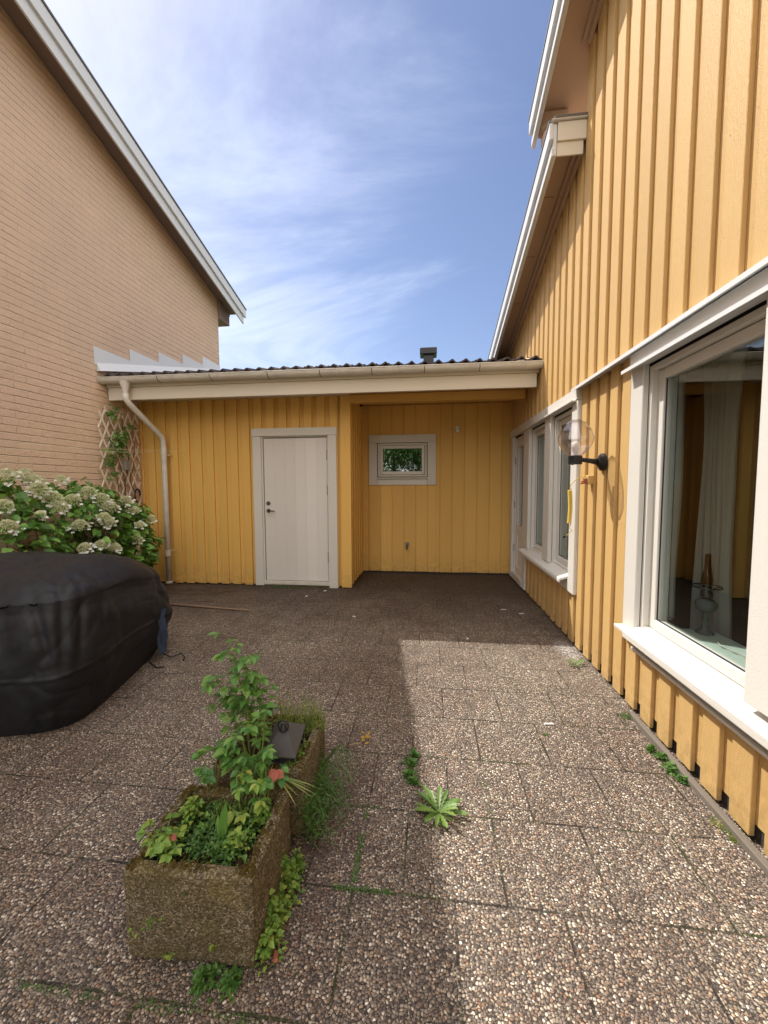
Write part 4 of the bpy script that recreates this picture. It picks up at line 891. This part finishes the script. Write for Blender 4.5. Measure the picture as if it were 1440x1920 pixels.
for (x, y, z, s_, lb) in [(-.535, 1.27, .395, .030, 'red strawberry leaf sticking out over the right rim of the front planter'), (-.785, 1.05, .335, .020, 'faded pink leaf at the front left of the front planter')]:
    m_ = MB()
    for k in (-1, 0, 1): m_.leaf((x, y, z), (sin(k*1.2), -cos(k*1.2), -.5), (.1, -.7, .6), s_*1.2, s_, 'tooth')
    m_.tube([(x, y, z), (x-.02, y+.02, z-.10)], .0012, 4); obj('red_leaf' if s_ > .025 else 'pink_leaf', m_, m_redleaf, None, lb, 'leaf')
m_ = MB(); m_.leaf((-.66, 1.12, .27), (.12, .1, 1), (0, -1, .1), .12, .032, 'blade', droop=-.05); m_.leaf((-.66, 1.12, .27), (-.3, .1, 1), (0, -1, .2), .07, .02, 'blade', droop=.1); obj('dock_leaf', m_, m_rleaf, None, 'single long upright leaf in the middle of the front planter', 'leaf')

def bush(name, root, segs, leafn, ls, mat, label, spread=.05):
    t = thing(name, root, label, 'plant'); sm = MB(); lf = MB(); root = Vector(root)
    for (tip, bend, clusters) in segs:
        tip = Vector(tip); mid = root.lerp(tip, .5)+Vector(bend); P = []
        for i in range(13):
            u = i/12; P.append(root*(1-u)**2+mid*2*u*(1-u)+tip*u*u)
        sm.tube(P, [.0045*(1-.7*i/12) for i in range(13)], 6)
        for i in range(clusters):
            u = 1-(i/clusters)*.72; k = min(12, int(u*12)); b = P[k]; a = random.uniform(0, 2*pi)
            pl = random.uniform(.03, .075)*(1.1-.4*u); d = Vector((cos(a), sin(a), random.uniform(.0, .55))).normalized(); e = b+d*pl
            sm.tube([b, b+d*pl*.5+Vector((0, 0, .006)), e], .0011, 4)
            for k2 in ((0, 1.25, -1.25) if random.random() < .6 else (0, 1.0, -1.0, 2.0, -2.0)):
                aa = a+k2; o_ = e if abs(k2) < 1.5 else e-d*.012
                s_ = ls*random.uniform(.75, 1.15)*(1 if k2 == 0 else .85)
                lf.leaf(o_, (cos(aa), sin(aa), random.uniform(-.35, .25)), (random.gauss(0, .25), random.gauss(0, .25), 1), s_, s_*.62, 'tooth', droop=.25)
    obj('stem', sm, m_stem, t, smooth=True); obj('foliage', lf, mat, t); return t
random.seed(33)
bush('raspberry_plant', (-.745, 1.50, .23), [((-.84, 1.52, .77), (.03, 0, .04), 26), ((-.75, 1.50, .71), (-.02, .02, .03), 24), ((-.87, 1.47, .62), (0, 0, .06), 16), ((-.72, 1.53, .66), (.05, 0, 0), 16)], 0, .046, m_rleaf, 'tall raspberry plant with toothed green leaves rising between the two planters')
bush('raspberry_shoot', (-.66, 1.36, .24), [((-.62, 1.37, .53), (.02, 0, .03), 13), ((-.70, 1.34, .50), (-.02, 0, .03), 10), ((-.74, 1.36, .42), (-.03, 0, .02), 7)], 0, .045, m_rleaf, 'shorter leafy raspberry shoot leaning over the black lantern')
bush('bramble_seedling', (-.62, 1.20, .24), [((-.60, 1.24, .38), (.02, 0, .02), 7), ((-.68, 1.26, .37), (-.02, 0, .02), 7)], 0, .036, m_lime, 'bright green bramble seedling at the centre back of the front planter')

def tuft(name, pts, n, hgt, mat, label, cat='grass', kind=None, lean=.5, w=.004, seeds=False):
    m_ = MB()
    for i in range(n):
        x, y, z, r = random.choice(pts); a = random.uniform(0, 2*pi); q = r*random.random()**.5; h = hgt*random.uniform(.4, 1.1)
        b = Vector((x+q*cos(a), y+q*sin(a), z)); h *= .45+.8*abs(noise.noise(b*30)+.3); a2 = random.uniform(0, 2*pi)
        m_.leaf(b, (cos(a2)*lean*random.random(), sin(a2)*lean*random.random(), 1), (cos(a2), sin(a2), .2), h, w*random.uniform(.7, 1.5), 'blade', droop=random.uniform(.0, .6))
        if seeds and random.random() < .35:
            for k in range(5): m_.octa(b+Vector((random.gauss(0, .008)+cos(a2)*lean*.3*h, random.gauss(0, .008)+sin(a2)*lean*.3*h, h*random.uniform(.75, 1))), .003)
    return obj(name, m_, mat, None, label, cat, None, kind)
tuft('grass_tuft', [(-.60, 1.70, .25, .10), (-.66, 1.71, .25, .07), (-.54, 1.72, .25, .05)], 300, .17, m_grass, 'yellow-green grass tuft along the back edge of the rear planter', seeds=True, lean=1.0, w=.0028)
tuft('grass_sprig', [(-.60, 1.33, .25, .02)], 26, .15, m_grass, 'small upright seeding grass sprig in front of the lantern', seeds=True)
tuft('dry_grass', [(-.67, 1.22, .26, .07)], 90, .10, m_grass, 'thin dry grass among the stonecrop of the front planter', lean=1.5, w=.0025)
# feathery mound beside planters
random.seed(4)
m_ = MB()
for i in range(1200):
    y = random.uniform(1.38, 1.70); x = -.50+abs(random.gauss(0, .055)); h = (.20-abs(x+.5)*1.3)*random.random()**.8
    if h < 0: h = random.uniform(0, .03)
    a = random.uniform(0, 2*pi); s_ = random.uniform(.012, .03)
    m_.leaf((x, y, h), (cos(a)+.3, sin(a), random.uniform(-.3, .8)), (random.gauss(0, 1), random.gauss(0, 1), 1), s_, s_*.22, 'small')
for i in range(24):
    y = random.uniform(1.38, 1.70); a = random.uniform(-.9, .9); m_.tube([(-.50, y, .1), (-.45+.05*cos(a), y+.04*sin(a), .22), (-.40+.10*cos(a), y-.08+.10*sin(a), random.uniform(.12, .24))], .001, 4)
obj('feathery_weed', m_, m_deep, None, 'feathery green weed mound on the paving right of the rear planter', 'weed')
m_ = MB()
for i in range(14):
    a = -pi/2*random.uniform(.1, 1.2); m_.leaf((-.58+random.uniform(-.02, .02), 1.36, .30), (cos(a), -.25, random.uniform(-.05, .2)), (0, 0, 1), random.uniform(.12, .2), .006, 'blade', droop=.15)
obj('arching_grass', m_, m_grass, None, 'few arching grass blades reaching right between the planters', 'grass')
carpet('creeping_sorrel', [(-.475, 1.02+.045*i, .0, .035) for i in range(7)]+[(-.49, 1.08, .06, .02), (-.49, 1.20, .08, .02)], 520, m_lime, .017, 'yellow-green creeping sorrel at the foot of the front planter, right side', 'weed', 'heart', (.0, .09), kindp='stuff')
carpet('creeping_weed', [(-.60, .965, .0, .035), (-.55, .955, .0, .03), (-.64, .95, 0, .02)], 240, m_deep, .016, 'green creeping weed under the front face of the front planter', 'weed', 'heart', (.0, .03), kindp='stuff')
carpet('wall_sprout', [(-.80, .975, .12, .02), (-.785, .975, .155, .02), (-.86, .975, .09, .015), (-.61, .975, .09, .012), (-.75, .975, .03, .02)], 70, m_lime, .013, 'tiny sprouts growing on the front face of the front planter', 'weed', 'heart', (-.015, .02), kindp='stuff')

# lantern
LN = thing('lantern', (-.585, 1.42, .27), 'black metal garden lantern with pyramid lid and ring standing in the rear planter', 'lantern')
lx, ly = -.592, 1.50; hb = .068
o = MB(); zb = .325
o.add([(lx-hb, ly-hb, zb), (lx+hb, ly-hb, zb), (lx+hb, ly+hb, zb), (lx-hb, ly+hb, zb), (lx-.018, ly-.018, zb+.055), (lx+.018, ly-.018, zb+.055), (lx+.018, ly+.018, zb+.055), (lx-.018, ly+.018, zb+.055), (lx-hb, ly-hb, zb-.006), (lx+hb, ly-hb, zb-.006), (lx+hb, ly+hb, zb-.006), (lx-hb, ly+hb, zb-.006)], [(0, 1, 5, 4), (1, 2, 6, 5), (2, 3, 7, 6), (3, 0, 4, 7), (4, 5, 6, 7), (8, 9, 1, 0), (9, 10, 2, 1), (10, 11, 3, 2), (11, 8, 0, 3), (11, 10, 9, 8)])
m_lid = paint('weathered_black_lid', (.075, .07, .07), .55, (30, 30, 30), .001, .4)
o.v = [(x, y, z+max(0, y-(ly-hb))*.40) for x, y, z in o.v]; obj('lid', o, m_lid, LN, bevel=.002)
o = MB(); o.lathe((lx, ly, zb+.055), [(.018, 0), (.020, .004), (.014, .010), (.012, .022), (0, .026)], 16); o.tube([(lx+.022*cos(a*pi/10), ly-.004, zb+.075+.022*sin(a*pi/10)) for a in range(21)], .0028, 6); o.v = [(x, y-.012, z+.020) for x, y, z in o.v]; obj('ring', o, m_dark, LN, smooth=True)
o = MB()
for sx_ in (-1, 1):
    for sy_ in (-1, 1): o.box(lx+sx_*.055-.005, lx+sx_*.055+.005, ly+sy_*.055-.005, ly+sy_*.055+.005, .24, zb-.007)
o.box(lx-.060, lx+.060, ly-.060, ly+.060, .24, .25)
for k in range(9): o.box(lx-.055+k*.0125, lx-.049+k*.0125, ly-.064, ly-.060, zb-.024, zb-.007)
obj('frame', o, m_dark, LN)
o = MB(); o.box(lx-.052, lx+.052, ly-.057, ly-.055, .25, zb-.026); o.box(lx+.054, lx+.056, ly-.052, ly+.052, .25, zb-.026); obj('pane', o, m_lampglass, LN)

# ================================================================== WEEDS ON THE PAVING
random.seed(8)
def rosette(cx, cy, n, R, mat, label, name='dandelion', kind='dandy', w=.17, hz=1.0):
    m_ = MB()
    for i in range(n):
        a = 2*pi*i/n+random.uniform(-.2, .2); l = R*random.uniform(.65, 1.1); el = random.uniform(.15, hz+.25)
        m_.leaf((cx+.006*cos(a), cy+.006*sin(a), .004), (cos(a), sin(a), el), (-cos(a)*el, -sin(a)*el, 1), l, l*w, kind, droop=random.uniform(.25, .55)*el)
    return obj(name, m_, mat, None, label, 'weed')
m_dand = leafmat('dandelion_leaf', [(.10, .19, .04), (.15, .27, .06), (.22, .34, .08)])
rosette(.045, 1.60, 28, .112, m_dand, 'bright green dandelion rosette standing in the sunlit paving')
rosette(1.13, 3.10, 8, .075, m_dand, 'small dandelion at the foot of the house wall by the white stain', w=.22)
carpet('paving_weed', [(-.095, 1.80, 0, .028), (-.09, 1.88, 0, .028), (-.075, 1.95, 0, .02), (-.07, 1.76, 0, .02)], 170, m_deep, .022, 'dark leafy weed on the shadow line behind the dandelion', 'weed', 'heart', (0, .03))
carpet('wall_weed', [(1.185, 2.06, 0, .025), (1.18, 1.98, 0, .03), (1.195, 1.91, 0, .025), (1.165, 2.12, 0, .015)], 260, m_deep, .018, 'low weed patch along the house wall under the big window', 'weed', 'ovate', (0, .035), kindp='stuff')
tuft('wall_grass', [(1.17, 2.42, 0, .035)], 50, .04, m_deep, 'sparse grass by the wall just left of the big window', lean=1.4)
tuft('edge_grass', [(1.19, 1.66, 0, .035), (1.20, 1.60, 0, .02)], 60, .045, m_grass, 'thin grass by the timber edging near the right border', lean=1.4)
tuft('crack_grass', [(.655, 2.20, 0, .012)], 22, .022, m_deep, 'tiny grass tuft in the middle of the sunlit paving', lean=1.2)
m_ = MB()
for i in range(10): m_.leaf((-.345+random.gauss(0, .012), 2.03+random.gauss(0, .02), random.uniform(.005, .04)), (random.gauss(0, 1), random.gauss(0, 1), .4), (0, -.4, 1), .02, .013, 'ovate')
m_.tube([(-.42, 1.98, .01), (-.36, 2.0, .02), (-.33, 2.06, .03)], .0013, 4); obj('yellow_sprig', m_, m_yleaf, None, 'yellow leafed sprig lying right of the rear planter', 'leaf')
carpet('door_moss', [(-2.15+.06*i, 5.13, 0, .04) for i in range(8)]+[(-2.1, 5.15, 0, .04)], 700, m_deep, .010, 'green moss strip in front of the white door step', 'moss', 'small', (0, .02), kindp='stuff')
# moss in the joints
m_ = MB()
for (x0, y0, x1, y1, n) in [(-.262, 1.27, -.262, 1.58, 520), (-.33, 1.25, -.12, 1.25, 300), (-1.15, .885, -.45, .885, 420), (-.42, 1.60, -.2, 1.60, 120), (.265, 1.62, .265, 1.94, 110), (.265, 2.28, .265, 2.55, 60), (-.08, 1.25, .08, 1.25, 40), (.0, 1.95, .4, 1.95, 50), (-.262, 1.96, -.262, 2.25, 80), (-.63, .90, -.63, 1.0, 80)]:
    for i in range(n):
        t = random.random(); x = x0+(x1-x0)*t+random.gauss(0, .006); y = y0+(y1-y0)*t+random.gauss(0, .006)
        if noise.noise(Vector((x*9, y*9, 0))) < -.1: continue
        a = random.uniform(0, 2*pi); m_.leaf((x, y, .001), (cos(a), sin(a), random.uniform(.3, 1.5)), (0, 0, 1), random.uniform(.004, .010), .003, 'small')
obj('joint_moss', m_, m_deep, kind='stuff')
# timber edging, pole, debris, flakes
o = MB(); o.box(1.205, 1.235, -1.0, 2.45, -.01, .03); obj('timber_edging', o, m_timber, None, 'grey weathered timber edging along the foot of the house wall', 'edging', bevel=.004)
o = MB(); o.tube([(-3.22, 4.24, .016), (-2.6, 4.17, .015), (-2.0, 4.10, .013)], [.013, .012, .010], 8); obj('wooden_stick', o, m_pole, None, 'long thin brown stick lying on the paving by the shed', 'stick', smooth=True)
m_ = MB()
for i in range(26):
    x = random.uniform(-3.55, -2.75); y = random.uniform(4.35, 5.0); P = []; a = random.uniform(-.6, .6)
    for k in range(6): P.append((x+k*.05*cos(a), y+k*.05*sin(a)+random.gauss(0, .012), .006+random.uniform(0, .02)))
    m_.tube(P, random.uniform(.002, .005), 5)
for i in range(420):
    x = random.gauss(-3.25, .25); y = random.gauss(4.75, .16); a = random.uniform(0, 2*pi); s_ = random.uniform(.008, .02); m_.leaf((x, y, .003), (cos(a), sin(a), .2), (0, 0, 1), s_, s_*.6, 'small')
obj('leaf_litter', m_, m_bark, kind='stuff')
# a few pale chips and dark bits
random.seed(3)
CH = [(-1.38, 5.02, 'pale chip nearest the door frame foot'), (-1.55, 4.75, 'flat pale chip in front of the white door'), (.35, 3.56, 'white chip just inside the shade line'), (1.0, 4.33, 'long pale chip near the house wall in shade'), (.83, 4.45, 'pale sliver farther in from the house wall'), (-.80, 4.05, 'pale chip mid paving'), (.70, 2.30, 'white splinter on the sunlit paving'), (-.45, 1.03, 'reddish pebble at the right foot of the front planter')]
for i, (x, y, lb) in enumerate(CH):
    o = MB(); a = random.uniform(0, pi); l = random.uniform(.016, .028); w = l*.35; c_, s_ = cos(a)*l, sin(a)*l; d_, e_ = -sin(a)*w, cos(a)*w
    if 'sliver' in lb or 'splinter' in lb or 'long' in lb: c_, s_ = .035, .004; d_, e_ = -.002, .006
    o.hexa([(x-c_-d_, y-s_-e_, .001), (x+c_-d_, y+s_-e_, .001), (x+c_*.8+d_, y+s_+e_, .001), (x-c_*.7+d_, y-s_+e_, .001), (x-c_*.8-d_, y-s_*.8-e_, .010), (x+c_*.8-d_, y+s_*.8-e_, .008), (x+c_*.6+d_, y+s_*.8+e_, .010), (x-c_*.6+d_, y-s_*.8+e_, .009)])
    obj('stone_chip', o, m_copper if 'reddish' in lb else m_stain, None, lb, 'chip', 'loose chips on the paving', bevel=.002)

# ================================================================== WALL LAMP
LP = thing('wall_lamp', (1.25, 3.0, 1.55), 'clear glass globe wall lamp on a black arm beside the windows', 'wall lamp')
o = MB(); o.lathe((1.25, 3.0, 1.565), [(.0, -.045), (.028, -.045), (.030, -.038), (.050, -.030), (.062, -.022), (.062, -.004), (.056, .0)], 26, 'x'); obj('wall_plate', o, m_dark, LP, smooth=False)
gx_, gy_ = 1.035, 2.955
o = MB(); o.tube([(1.22, 3.0, 1.565), (1.16, 2.988, 1.572), (1.06, 2.96, 1.585)], [.027, .018, .0135], 12); obj('arm', o, m_dark, LP, smooth=True)
o = MB(); o.lathe((gx_, gy_, 1.548), [(.0, 0), (.044, 0), (.046, .004), (.046, .058), (.040, .062), (.0, .062)], 24); o.tube([(gx_-.03, gy_-.04, 1.552), (gx_-.035, gy_-.047, 1.545)], .007, 8); obj('socket', o, m_dark, LP)
gz = 1.607
def globe(off):
    return [(a_*1.13, b_*1.10) for a_, b_ in [(.040-off, 0+off*.3), (.072-off, .030), (.098-off, .075), (.106-off, .100), (.106-off, .118), (.092-off, .160), (.062-off, .205), (.036-off, .226), (.026-off, .231-off)]]
m_ = MB(); m_.lathe((gx_, gy_, gz), globe(0), 11); g2 = MB(); g2.lathe((gx_, gy_, gz), globe(.0025), 11); m_.add(g2.v, [f[::-1] for f in g2.f])
ml = MB(); k = MB(); obj('glass_globe', m_, m_globe, LP, bevel=.004, seg=2)
o = MB(); o.lathe((gx_, gy_, gz), [(.0, .2545), (.029, .2545), (.032, .249)], 16); obj('globe_cap', o, m_globe, LP)
o = MB(); o.lathe((gx_, gy_, gz), [(.013, 0), (.014, .025), (.024, .045), (.030, .07), (.026, .092), (.012, .104), (0, .106)], 20)
m_bulb = paint('bulb_glass', (.75, .72, .70), .15, (5, 5, 5), .0001, .02); obj('bulb', o, m_bulb, LP, smooth=True)
# junction box and coiled cord
JB = thing('junction_box', (1.22, 3.18, 1.44), 'yellow junction box with loose coloured wires below the wall lamp', 'junction box')
o = MB(); o.box(1.208, 1.249, 3.165, 3.235, 1.405, 1.475); obj('box', o, m_yel, JB, bevel=.006)
o = MB(); o.box(1.188, 1.207, 3.18, 3.22, 1.41, 1.45); o.tube([(1.19, 3.19, 1.43), (1.165, 3.19, 1.425)], .006, 6); o.tube([(1.19, 3.205, 1.415), (1.168, 3.2, 1.41)], .006, 6); obj('terminal', o, m_copper, JB)
CC = thing('coiled_cord', (1.10, 3.24, 1.0), 'yellow coiled cord hanging in front of the window from the junction box', 'cord')
P = [(1.205, 3.21, 1.468), (1.17, 3.20, 1.462), (1.135, 3.21, 1.445), (1.11, 3.23, 1.41), (1.10, 3.24, 1.38)]
nt_ = 30; r_ = .014
for i in range(nt_*10+1):
    a = i*2*pi/10; z = 1.36-.262*i/(nt_*10); P.append((1.10+r_*cos(a)+.008*sin((1.36-z)*11), 3.24+r_*sin(a), z))
P += [(1.10, 3.235, 1.06), (1.12, 3.22, 1.045), (1.10, 3.25, 1.01), (1.085, 3.27, .99)]
o = MB(); o.tube(P, .0036, 6); obj('cord', o, m_ycord, CC, smooth=True)
o = MB(); o.tube([(1.087, 3.268, .993), (1.075, 3.285, .978)], .008, 8); obj('plug', o, m_dark, CC)

# ================================================================== GREENERY BEHIND THE VIEWER (seen in the small window)
random.seed(17)
def tree(x, y, h, r, label):
    t = thing('tree', (x, y, -.05), label, 'tree', 'trees mirrored in the window glass'); k = MB(); f = MB()
    k.tube([(x, y, -.05), (x+.1, y, h*.3), (x-.05, y+.1, h*.6), (x, y, h*.9)], [.14, .11, .07, .02], 10)
    cl = []
    for i in range(12):
        a = i*2.4; b = Vector((x, y, h*random.uniform(.3, .7))); e = b+Vector((cos(a)*r*.8, sin(a)*r*.8, h*random.uniform(.05, .25))); k.tube([b, b.lerp(e, .5)+Vector((0, 0, .1)), e], [.04, .025, .01], 6); cl += [e, b.lerp(e, .6)]
    for i in range(11000):
        c = random.choice(cl); u = Vector((random.gauss(0, 1), random.gauss(0, 1), random.gauss(0, .8)))*r*.30; q = c+u
        if q.z < .5: continue
        s_ = random.uniform(.09, .16); f.leaf(q, (u.x, u.y, u.z-.3), (random.gauss(0, .6), random.gauss(0, .6), 1), s_, s_*.45, 'ovate')
    obj('trunk', k, m_bark, t, smooth=True); obj('crown', f, m_rleaf, t)
tree(-1.9, -8.5, 5.2, 2.0, 'leafy green tree behind the viewer, mirrored at the left of the small window')
tree(-.7, -11.5, 6.5, 2.6, 'taller leafy tree farther behind the viewer, mirrored in the middle of the small window')
tree(1.6, -9.2, 4.8, 2.0, 'leafy green tree behind the viewer, mirrored at the right of the small window')
